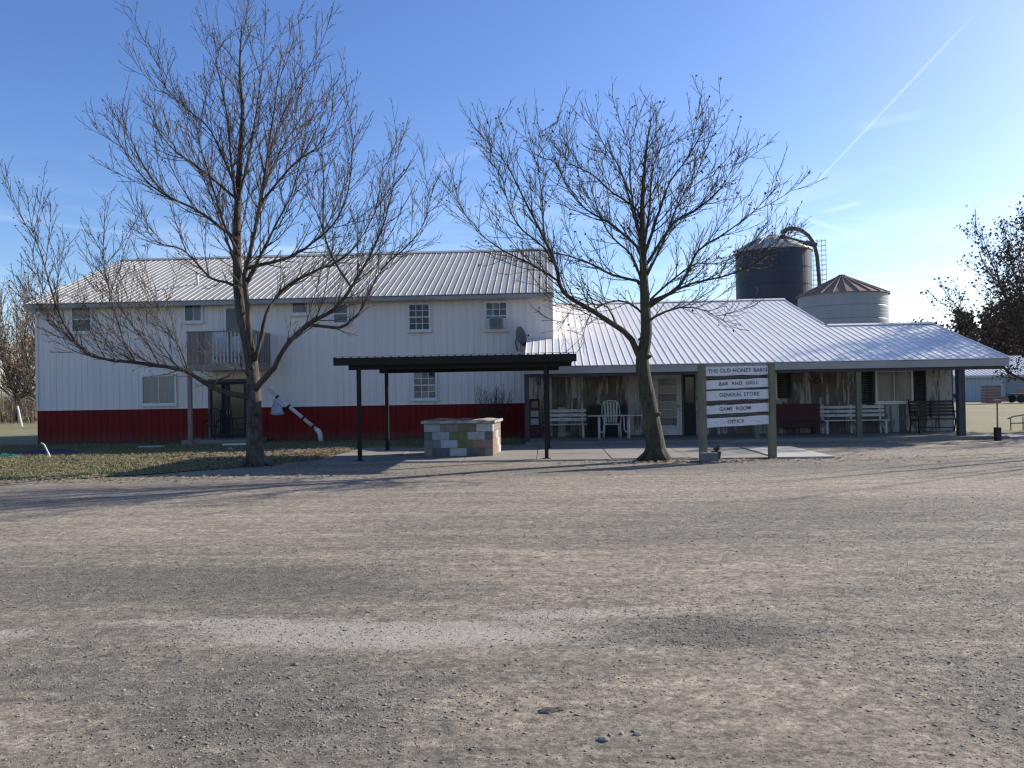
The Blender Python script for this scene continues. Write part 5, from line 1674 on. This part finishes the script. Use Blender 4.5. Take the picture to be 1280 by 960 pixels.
LIMBS_A = [
(0.195,0.01,[(0.0,0.0,-0.04),(-0.04,0.02,0.59),(-0.04,0.05,1.14),(-0.06,0.07,1.98),(-0.15,0.1,2.63),(-0.32,0.12,3.39),(-0.42,0.15,4.14),(-0.45,0.18,5.08),(-0.43,0.2,6.02),(-0.37,0.22,7.16),(-0.3,0.25,8.3),(-0.36,0.27,9.25),(-0.31,0.3,10.36)]),
(0.05,0.006,[(-0.41,0.15,6.11),(-0.43,-0.11,6.88),(-0.4,-0.38,7.9),(-0.5,-0.64,8.89),(-0.47,-0.9,9.64)]),
(0.05,0.006,[(-0.37,0.1,6.19),(-0.16,0.3,7.36),(-0.03,0.5,8.57),(0.05,0.7,9.7),(0.03,0.9,10.43)]),
(0.1,0.012,[(-0.08,0.0,2.54),(-0.11,-0.08,3.55),(-0.15,-0.15,4.37),(0.0,-0.23,4.81),(0.19,-0.3,5.53),(0.37,-0.38,6.23),(0.54,-0.45,7.12),(0.75,-0.52,8.26),(0.9,-0.6,9.07)]),
(0.095,0.012,[(-0.01,0.0,1.74),(0.17,-0.09,1.92),(0.53,-0.18,2.24),(0.82,-0.27,2.72),(1.34,-0.36,3.18),(1.99,-0.45,3.52),(2.38,-0.54,3.93),(2.77,-0.63,4.5),(3.16,-0.72,5.23),(3.38,-0.81,5.86),(3.53,-0.9,6.27)]),
(0.05,0.008,[(1.37,-0.35,3.2),(1.69,-0.17,3.17),(1.97,0.01,3.14),(2.38,0.19,3.46),(2.92,0.36,4.52),(3.46,0.54,5.05),(3.88,0.72,5.64),(4.08,0.9,6.54)]),
(0.07,0.008,[(0.0,0.0,2.44),(0.14,0.1,3.0),(0.22,0.2,3.51),(0.57,0.3,4.08),(1.26,0.4,4.51),(1.86,0.5,4.76),(2.36,0.6,5.28),(2.74,0.7,6.05),(2.89,0.8,7.03)]),
(0.055,0.008,[(-0.11,-0.1,4.56),(0.31,-0.17,4.63),(0.9,-0.24,4.75),(1.48,-0.31,5.05),(2.0,-0.39,5.46),(2.36,-0.46,6.16),(2.48,-0.53,7.03),(2.6,-0.6,7.54)]),
(0.085,0.01,[(-0.05,0.0,1.57),(-0.32,-0.1,1.63),(-0.74,-0.2,1.73),(-1.07,-0.3,1.94),(-1.47,-0.4,2.22),(-2.36,-0.5,2.38),(-3.23,-0.6,2.51),(-3.67,-0.7,2.72),(-4.15,-0.8,3.56),(-4.49,-0.9,4.94),(-4.64,-1.0,5.42)]),
(0.03,0.006,[(-3.42,-0.6,2.55),(-3.85,-0.8,2.93),(-4.26,-1.0,3.46),(-4.35,-1.2,3.88)]),
(0.03,0.006,[(-2.49,-0.6,2.39),(-2.87,-0.4,2.94),(-3.29,-0.2,3.97),(-3.55,0.0,4.75),(-3.67,0.2,5.36)]),
(0.03,0.006,[(-1.99,-0.5,2.31),(-2.21,-0.6,2.82),(-2.61,-0.7,3.36),(-2.91,-0.8,4.07),(-3.0,-0.9,4.33)]),
(0.03,0.006,[(-1.39,-0.4,2.2),(-1.75,-0.13,2.84),(-2.39,0.13,3.43),(-2.65,0.4,4.03)]),
(0.05,0.008,[(-0.36,0.0,4.12),(-0.72,0.14,4.29),(-1.14,0.28,4.42),(-1.83,0.42,5.1),(-2.54,0.56,5.34),(-2.94,0.7,5.82)]),
(0.055,0.008,[(-0.42,0.1,5.25),(-1.22,-0.06,5.89),(-2.04,-0.22,6.32),(-2.53,-0.38,6.81),(-2.83,-0.54,7.39),(-2.96,-0.7,7.91)]),
(0.045,0.007,[(-0.39,0.1,6.19),(-1.29,0.28,6.95),(-2.08,0.45,7.54),(-2.57,0.62,8.16),(-2.79,0.8,8.77)]),
(0.045,0.007,[(-0.39,0.1,6.37),(-0.94,-0.02,7.76),(-1.47,-0.14,8.26),(-1.86,-0.26,8.67),(-1.95,-0.38,9.01),(-1.92,-0.5,9.33)]),
(0.055,0.008,[(0.15,-0.3,5.34),(0.36,-0.1,6.8),(0.62,0.1,7.93),(0.99,0.3,8.8),(1.26,0.5,9.48)]),
(0.045,0.008,[(0.29,-0.3,5.98),(1.13,-0.53,6.78),(1.83,-0.77,7.18),(2.19,-1.0,7.86)]),
(0.04,0.006,[(0.38,-0.3,6.34),(0.64,0.07,7.27),(1.01,0.43,8.13),(1.24,0.8,8.83)]),
(0.05,0.007,[(-0.32,0.0,3.93),(-0.55,0.4,4.55),(-1.01,0.8,5.59),(-1.52,1.2,6.68),(-1.83,1.6,7.6)]),
(0.05,0.007,[(-0.21,0.0,4.11),(0.32,-0.43,4.77),(0.84,-0.85,5.39),(1.35,-1.28,5.98),(1.75,-1.7,6.87)]),
(0.05,0.007,[(-0.31,0.0,4.86),(-0.52,-0.38,5.53),(-0.68,-0.75,6.53),(-0.76,-1.12,7.22),(-0.67,-1.5,7.78)]),
(0.04,0.007,[(2.38,-0.3,4.02),(2.08,-0.53,4.53),(1.88,-0.75,5.21),(1.96,-0.98,6.04),(1.98,-1.2,7.02)]),
(0.035,0.02,[(-0.14,-0.05,2.07),(-0.27,-0.2,2.35),(-0.49,-0.35,2.07),(-0.98,-0.5,1.9)]),
]
LIMBS_B = [
(0.215,0.008,[(0.04,0.0,-0.02),(-0.03,-0.01,0.55),(-0.12,-0.02,1.18),(-0.22,-0.03,1.82),(-0.27,-0.04,2.28),(-0.17,-0.05,2.89),(-0.19,-0.05,3.73),(-0.21,-0.06,4.57),(-0.21,-0.07,5.73),(-0.14,-0.08,6.64),(-0.06,-0.09,7.27),(0.02,-0.1,7.72)]),
(0.1,0.01,[(-0.25,0.0,2.19),(-0.5,-0.06,2.73),(-0.68,-0.12,2.93),(-1.04,-0.18,3.17),(-1.36,-0.24,3.39),(-2.04,-0.3,3.83),(-2.21,-0.36,4.46),(-2.5,-0.42,5.12),(-2.92,-0.48,5.98),(-3.21,-0.54,6.6),(-3.62,-0.6,7.17)]),
(0.04,0.006,[(-2.04,-0.3,3.83),(-2.16,-0.1,4.12),(-2.78,0.1,4.55),(-3.41,0.3,4.91),(-4.08,0.5,5.48),(-4.58,0.7,6.32)]),
(0.035,0.006,[(-2.21,-0.35,4.42),(-2.45,-0.56,4.79),(-3.04,-0.77,5.3),(-3.27,-0.98,5.87),(-3.49,-1.19,6.55),(-3.63,-1.4,7.09)]),
(0.03,0.006,[(-2.45,-0.3,5.02),(-2.48,0.1,6.02),(-2.57,0.5,7.06),(-2.45,0.9,7.95)]),
(0.05,0.008,[(-0.2,0.0,3.92),(-0.33,0.12,4.1),(-0.88,0.24,4.26),(-1.49,0.36,4.61),(-2.14,0.48,4.84),(-2.84,0.6,4.97)]),
(0.05,0.008,[(-0.2,0.0,4.56),(-0.34,-0.16,4.81),(-0.9,-0.32,5.3),(-1.51,-0.48,5.64),(-1.94,-0.64,6.14),(-2.12,-0.8,6.67)]),
(0.04,0.007,[(-0.21,0.0,5.2),(-0.29,0.18,5.75),(-0.83,0.36,6.2),(-1.32,0.54,6.71),(-1.83,0.72,7.05),(-2.15,0.9,7.59)]),
(0.055,0.006,[(-0.2,0.0,4.58),(-0.31,0.07,5.4),(-0.46,0.15,6.34),(-0.42,0.23,7.1),(-0.48,0.3,7.65)]),
(0.05,0.006,[(-0.2,0.0,4.74),(0.0,0.27,5.8),(0.11,0.55,6.71),(0.34,0.82,7.35),(0.56,1.1,7.88)]),
(0.05,0.006,[(-0.2,0.0,4.83),(-0.47,-0.3,5.68),(-0.75,-0.6,6.51),(-1.06,-0.9,6.87),(-1.33,-1.2,7.22)]),
(0.055,0.007,[(-0.2,0.0,4.58),(0.18,-0.1,5.68),(0.41,-0.2,6.28),(0.84,-0.3,6.85),(1.22,-0.4,7.49)]),
(0.055,0.007,[(-0.17,0.0,4.37),(0.53,0.17,5.42),(1.19,0.35,5.82),(1.8,0.52,6.43),(2.21,0.7,7.2)]),
(0.06,0.007,[(-0.19,0.0,3.46),(0.02,-0.13,3.62),(0.56,-0.27,3.9),(0.97,-0.4,4.68),(1.42,-0.53,4.94),(2.18,-0.67,5.49),(2.52,-0.8,5.87)]),
(0.05,0.007,[(-0.19,0.0,3.41),(0.74,0.2,3.96),(1.92,0.4,4.27),(2.77,0.6,4.86),(3.36,0.8,5.36)]),
(0.045,0.006,[(-0.18,0.0,3.1),(0.01,-0.15,3.24),(0.54,-0.3,3.43),(1.11,-0.45,3.32),(1.56,-0.6,2.99)]),
(0.04,0.006,[(-0.17,0.0,3.55),(0.49,0.32,4.13),(1.11,0.65,4.54),(1.83,0.97,4.57),(2.58,1.3,4.84)]),
(0.04,0.006,[(-0.19,0.0,3.28),(-0.55,0.12,3.61),(-1.0,0.25,3.64),(-1.4,0.37,3.4),(-1.63,0.5,2.74)]),
(0.03,0.006,[(-0.86,-0.1,3.07),(-1.04,-0.25,3.45),(-1.49,-0.4,3.68),(-1.86,-0.55,3.44),(-2.13,-0.7,2.96)]),
(0.045,0.006,[(-0.18,0.0,3.83),(-0.42,0.37,4.72),(-0.93,0.75,5.37),(-1.27,1.12,6.42),(-1.34,1.5,7.31)]),
(0.045,0.006,[(-0.18,0.0,4.1),(0.22,-0.4,4.93),(0.52,-0.8,5.72),(0.8,-1.2,6.12),(0.9,-1.6,6.51)]),
]
bare_tree('bare_tree', 'tall bare tree with low left limb standing on the lawn', (-6.81, 18.2, 0), LIMBS_A, 11, 'bark_a', 'twig', leaf=0.12, leafmat_='leaf_brown', leafsize=0.036, up=(0.13, 0.13), long_trunk=True, subs=(0.30, 0.7, 2.7))
bare_tree('bare_tree', 'bare tree with leaning forked trunk between canopy and sign', (2.38, 18.33, 0), LIMBS_B, 12, 'bark_b', 'twig_dark', leaf=0.05, leafsize=0.06, up=(0.11, 0.12), long_trunk=True, subs=(0.28, 0.6, 2.1))


def random_limbs(seed, height, spread, trunk_h, r, n=9, lean=(0, 0), droop=0.0):
    rs = random.Random(seed)
    top = Vector((lean[0], lean[1], trunk_h))
    L = [(r, r * 0.72, [(0, 0, -0.05), (lean[0] * 0.3, lean[1] * 0.3, trunk_h * 0.4), tuple(top)])]
    az = rs.uniform(0, 6.28)
    for i in range(n):
        az += 2.4 + rs.uniform(-0.4, 0.4)
        k = i / max(1, n - 1)
        out = spread * (1 - 0.75 * k) * rs.uniform(0.8, 1.1)
        z1 = trunk_h + (height - trunk_h) * (0.45 + 0.55 * k) * rs.uniform(0.9, 1.05)
        st_ = Vector((lean[0] * 0.9, lean[1] * 0.9, trunk_h * (0.82 + 0.18 * k)))
        e = Vector((lean[0] + math.cos(az) * out, lean[1] + math.sin(az) * out, z1))
        m1 = st_.lerp(e, 0.3) + Vector((math.cos(az) * out * 0.14, math.sin(az) * out * 0.14, -0.06 * height * (1 - k) - droop))
        m2 = st_.lerp(e, 0.65) + Vector((math.cos(az) * out * 0.10, math.sin(az) * out * 0.10, 0))
        L.append((r * rs.uniform(0.36, 0.5), 0.008, [tuple(st_), tuple(m1), tuple(m2), tuple(e)]))
    return L


# tree right of the porch, still carrying withered leaves
bare_tree('leafy_tree', 'tree with withered dark leaves rising right of the porch roof', (17.9, 29.0, 0), random_limbs(5, 8.2, 4.6, 1.7, 0.2, 15), 13, 'bark_b', 'twig_dark',
          leaf=0.26, leafmat_='leaf_dark', leafsize=0.10, nleaf=2, sp=(0.24, 0.14, 0.12), subs=(0.5, 0.8, 2.0), l1=(0.6, 1.5), rmin=(0.010, 0.006, 0.004))
# tree whose shadow streaks the lot at the right, just outside the picture
bare_tree('bare_tree', 'bare tree beyond the right picture edge casting streaked shadows on the lot', (17.8, 21.6, 0), random_limbs(15, 8.8, 4.2, 2.0, 0.2, 11), 17, 'bark_b', 'twig_dark', leaf=0.06, leafsize=0.09, sp=(0.34, 0.24, 0.2), levels=2)
# tree beyond the left edge, only its twig tips reach in
bare_tree('bare_tree', 'bare tree at the left picture edge with only its twig tips in view', (-19.4, 20.6, 0), random_limbs(25, 8.5, 3.4, 1.9, 0.2, 10), 18, 'bark_a', 'twig', leaf=0.03, leafmat_='leaf_brown', sp=(0.34, 0.24, 0.2), levels=2)

# far trees: left wood, right behind the shed
FAR = [(-42.5, 62, 11, 4.2, 'tall hazy bare tree of the left wood, outermost of the group'), (-37.5, 58, 9, 3.6, 'bare brown tree of the left wood next to the white building'),
       (-46.5, 74, 12, 4.6, 'far tall bare tree at the back of the left wood'), (-41.0, 70, 10, 4.2, 'bare tree standing behind the others in the left wood'),
       (-35.0, 66, 8, 3.4, 'bushy bare tree of the left wood half hidden by the building corner'), (-49.0, 64, 9, 3.8, 'low spreading bare tree at the far left of the left wood'),
       (-45.5, 56, 11, 4.4, 'nearest tall bare tree of the left wood at the picture edge'), (-38.5, 76, 12, 4.6, 'tallest bare tree over the others in the left wood')]
for i, (x, y, h_, s_, lb) in enumerate(FAR):
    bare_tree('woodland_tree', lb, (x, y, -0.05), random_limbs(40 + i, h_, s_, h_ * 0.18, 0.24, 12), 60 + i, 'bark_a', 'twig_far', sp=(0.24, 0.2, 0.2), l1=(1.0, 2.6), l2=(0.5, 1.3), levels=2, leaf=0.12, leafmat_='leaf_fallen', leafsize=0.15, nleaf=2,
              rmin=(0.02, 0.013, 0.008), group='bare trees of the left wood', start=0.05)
for i, (x, y, h_, s_, lb) in enumerate([(47.5, 92, 9.5, 4.6, 'brown leaved round tree behind the right end of the far shed'), (42.2, 95, 8.2, 3.8, 'lower brown leaved tree behind the left part of the far shed'), (36.6, 100, 8.4, 3.6, 'small brown leaved tree just over the porch roof end'), (53.0, 94, 10.5, 4.6, 'broad brown leaved tree at the right picture edge behind the shed')]):
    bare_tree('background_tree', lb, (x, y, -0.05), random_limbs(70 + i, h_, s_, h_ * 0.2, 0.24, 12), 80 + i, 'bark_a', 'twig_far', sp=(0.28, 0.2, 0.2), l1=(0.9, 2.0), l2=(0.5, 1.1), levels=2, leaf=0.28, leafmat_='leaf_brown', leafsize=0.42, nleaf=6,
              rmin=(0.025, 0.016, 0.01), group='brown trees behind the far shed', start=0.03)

# brush at the foot of the left wood
rs = random.Random(77)
V_, F_ = [], []
for i in range(5200):
    x, y = rs.uniform(-64, -33), rs.uniform(54, 86)
    h_ = rs.uniform(0.8, 4.2) * (0.5 + 0.5 * math.sin(x * 0.7 + y * 0.3) ** 2)
    a = rs.uniform(0, 6.28)
    w = rs.uniform(0.015, 0.04)
    lx_, ly_ = rs.uniform(-0.4, 0.4), rs.uniform(-0.4, 0.4)
    k = len(V_)
    V_ += [(x - w * math.cos(a), y - w * math.sin(a), -0.05), (x + w * math.cos(a), y + w * math.sin(a), -0.05), (x + lx_, y + ly_, h_)]
    F_.append((k, k + 1, k + 2))
    for q in range(3):
        u = rs.uniform(0.3, 0.8)
        b0 = (x + lx_ * u, y + ly_ * u, h_ * u)
        k = len(V_)
        V_ += [b0, (b0[0] + 0.02, b0[1] + 0.02, b0[2] + 0.03), (b0[0] + rs.uniform(-0.6, 0.6), b0[1] + rs.uniform(-0.6, 0.6), b0[2] + rs.uniform(0.2, 0.7))]
        F_.append((k, k + 1, k + 2))
br_ = np_mesh('brush', np.array(V_), np.array(F_), 'leaf_fallen', 'stuff')
br_['label'] = 'dry brown brush at the foot of the left wood'
br_['category'] = 'brush'
# little white shed in the wood
ws = thing('garden_shed', 'tiny white shed glimpsed among the trees of the left wood', 'shed', (-39.6, 66.5, 0))
MB().box(-40.8, -38.4, 65.5, 67.6, -0.05, 3.4).build('wall', 'wall_white', ws)
MB().prism([(-41.0, 3.4), (-38.2, 3.4), (-39.6, 4.3)], 'y', 65.3, 67.8).build('roof', 'steel_dark', ws)
MB().box(-39.9, -39.2, 65.44, 65.49, 0.0, 2.0).build('door', 'steel_grey', ws)

# bare shrub against the white building
sh = thing('bare_shrub', 'bare twiggy shrub against the red base behind the block counter', 'shrub', (-1.95, 27.05, 0.016))
rs = random.Random(31)
mb, m2 = MB(), MB()
for i in range(46):
    a = rs.uniform(0, 6.28)
    p, r = shoot(rs, Vector((-1.95 + rs.uniform(-0.22, 0.22), 27.05 + rs.uniform(-0.12, 0.12), 0.0)), Vector((math.cos(a) * 0.36, math.sin(a) * 0.16, 1)), rs.uniform(1.3, 1.95), 0.009, 0.004, 0.03, 0.07)
    mb.tube(p, r, 4, False)
    for p2, r2_ in spawn(rs, p, r, 0.14, 0.35, 0.15, 0.45, 0.4, 0.9, 0.7, 0.0035, 0.05, 0.1):
        m2.tube(p2, r2_, 3, False)
mb.build('stem', 'twig_dark', sh, fix=False)
m2.build('twigs', 'twig_dark', sh, fix=False)

# ------------------------------------------------------------------ loose gravel, grass, fallen leaves
rng = np.random.RandomState(42)


def stones(n, y0, y1, smin, smax, seed, half=0.74, keep=None):
    r = np.random.RandomState(seed)
    Y = np.sqrt(r.rand(n) * (y1 ** 2 - y0 ** 2) + y0 ** 2)
    X = (r.rand(n) * 2 - 1) * half * Y - 0.047 * Y
    dens = gravelly(X, Y) * 1.3 - 0.12 + 0.2 * vnoise(X * 2.2, Y * 3, 9)
    k = r.rand(n) < np.clip(dens, 0.08, 1) * np.clip(5.5 / Y, 0.0, 1.0) ** 1.6
    X, Y = X[k], Y[k]
    m = len(X)
    S = smin * (smax / smin) ** (r.rand(m) ** 3.6)
    base = np.array([(1, 0, 0), (-1, 0, 0), (0, 1, 0), (0, -1, 0), (0, 0, 1), (0, 0, -1)], float)
    F0 = np.array([(0, 2, 4), (2, 1, 4), (1, 3, 4), (3, 0, 4), (2, 0, 5), (1, 2, 5), (3, 1, 5), (0, 3, 5)])
    Vv = base[None] * (1 + (r.rand(m, 6, 1) - 0.5) * 0.7) + (r.rand(m, 6, 3) - 0.5) * 0.55
    Vv = Vv * S[:, None, None] * np.stack([1 + 0.5 * r.rand(m), 0.8 + 0.4 * r.rand(m), 0.3 + 0.25 * r.rand(m)], 1)[:, None, :]
    a = r.rand(m) * 6.28
    c_, s_ = np.cos(a)[:, None], np.sin(a)[:, None]
    x = Vv[..., 0] * c_ - Vv[..., 1] * s_ + X[:, None]
    y = Vv[..., 0] * s_ + Vv[..., 1] * c_ + Y[:, None]
    z = Vv[..., 2] + lot_height(X, Y)[:, None] + S[:, None] * 0.12
    P = np.stack([x, y, z], -1).reshape(-1, 3)
    Ff = (F0[None] + (np.arange(m) * 6)[:, None, None]).reshape(-1, 3)
    return P, Ff


A1 = stones(330000, 2.6, 18.0, 0.0026, 0.013, 1)
A2 = stones(170000, 2.6, 7.5, 0.0024, 0.0075, 2)
P = np.concatenate([A1[0], A2[0]])
Fq = np.concatenate([A1[1], A2[1] + len(A1[0])])
ok = None
gv = np_mesh('loose_gravel', P, Fq, 'stones', 'stuff')
gv['label'] = 'loose gravel scattered over the whole parking lot'
gv['category'] = 'gravel'


def in_poly(X, Y, poly):
    r = np.zeros(len(X), bool)
    n = len(poly)
    for i in range(n):
        x0, y0 = poly[i]
        x1, y1 = poly[(i + 1) % n]
        c_ = ((y0 > Y) != (y1 > Y)) & (X < (x1 - x0) * (Y - y0) / (y1 - y0 + 1e-9) + x0)
        r ^= c_
    return r


n = 150000
X, Y = rng.uniform(-22, -0.9, n), rng.uniform(15.0, 27.5, n)
k = in_poly(X + rng.randn(n) * 0.12, Y + np.abs(rng.randn(n)) * 0.16, LAWN) & (rng.rand(n) < np.clip(0.75 + 0.5 * vnoise(X * 1.5, Y * 1.5, 4), 0.2, 1))
X, Y = X[k], Y[k]
m = len(X)
hgt = rng.uniform(0.02, 0.07, m) * (1 + 0.8 * np.clip(vnoise(X * 4, Y * 4, 12), -0.6, 1.5))
a = rng.rand(m) * 6.28
w = rng.uniform(0.004, 0.010, m)
ln = rng.uniform(-0.04, 0.04, (m, 2))
Pv = np.stack([np.stack([X - w * np.cos(a), Y - w * np.sin(a), np.full(m, 0.003)], 1), np.stack([X + w * np.cos(a), Y + w * np.sin(a), np.full(m, 0.003)], 1),
               np.stack([X + ln[:, 0], Y + ln[:, 1], 0.016 + hgt], 1)], 1).reshape(-1, 3)
g = np_mesh('lawn_grass', Pv, np.arange(m * 3).reshape(-1, 3), 'grass', 'stuff')
g['label'] = 'short yellowing grass of the lawn strip before the building'
g['category'] = 'grass'


def leaves_on_ground(n, cx, cy, sx_, sy_, z, seed, poly=None):
    r = np.random.RandomState(seed)
    X, Y = cx + r.randn(n) * sx_, cy + r.randn(n) * sy_
    if poly is not None:
        k_ = in_poly(X, Y, poly)
        X, Y = X[k_], Y[k_]
    m_ = len(X)
    s = r.uniform(0.025, 0.06, m_)
    a_ = r.rand(m_) * 6.28
    dx, dy = np.cos(a_) * s, np.sin(a_) * s
    h0 = r.uniform(0.0, 0.025, (m_, 4))
    Q = np.stack([np.stack([X - dx, Y - dy, z + h0[:, 0]], 1), np.stack([X + dy * 0.6, Y - dx * 0.6, z + h0[:, 1]], 1), np.stack([X + dx, Y + dy, z + h0[:, 2]], 1), np.stack([X - dy * 0.6, Y + dx * 0.6, z + h0[:, 3]], 1)], 1)
    return Q.reshape(-1, 3)


Q = np.concatenate([leaves_on_ground(5200, -7.6, 21.6, 1.9, 1.2, 0.03, 5, LAWN), leaves_on_ground(2600, -11.5, 19.5, 4.0, 1.8, 0.03, 6, LAWN),
                    leaves_on_ground(1100, -12.0, 15.5, 4.5, 0.28, 0.0, 15), leaves_on_ground(900, -15, 17.5, 3.5, 1.0, 0.03, 16, LAWN), leaves_on_ground(240, -5.6, 20.0, 0.25, 1.4, 0.01, 17),
                    leaves_on_ground(500, 3.4, 17.9, 1.4, 0.35, 0.0, 7), leaves_on_ground(260, 6.8, 18.0, 2.5, 0.5, 0.0, 8)])
lv = np_mesh('fallen_leaves', Q, np.arange(len(Q)).reshape(-1, 4), 'leaf_fallen', 'stuff')
lv['label'] = 'fallen brown leaves on the lawn and around the sign'
lv['category'] = 'leaves'
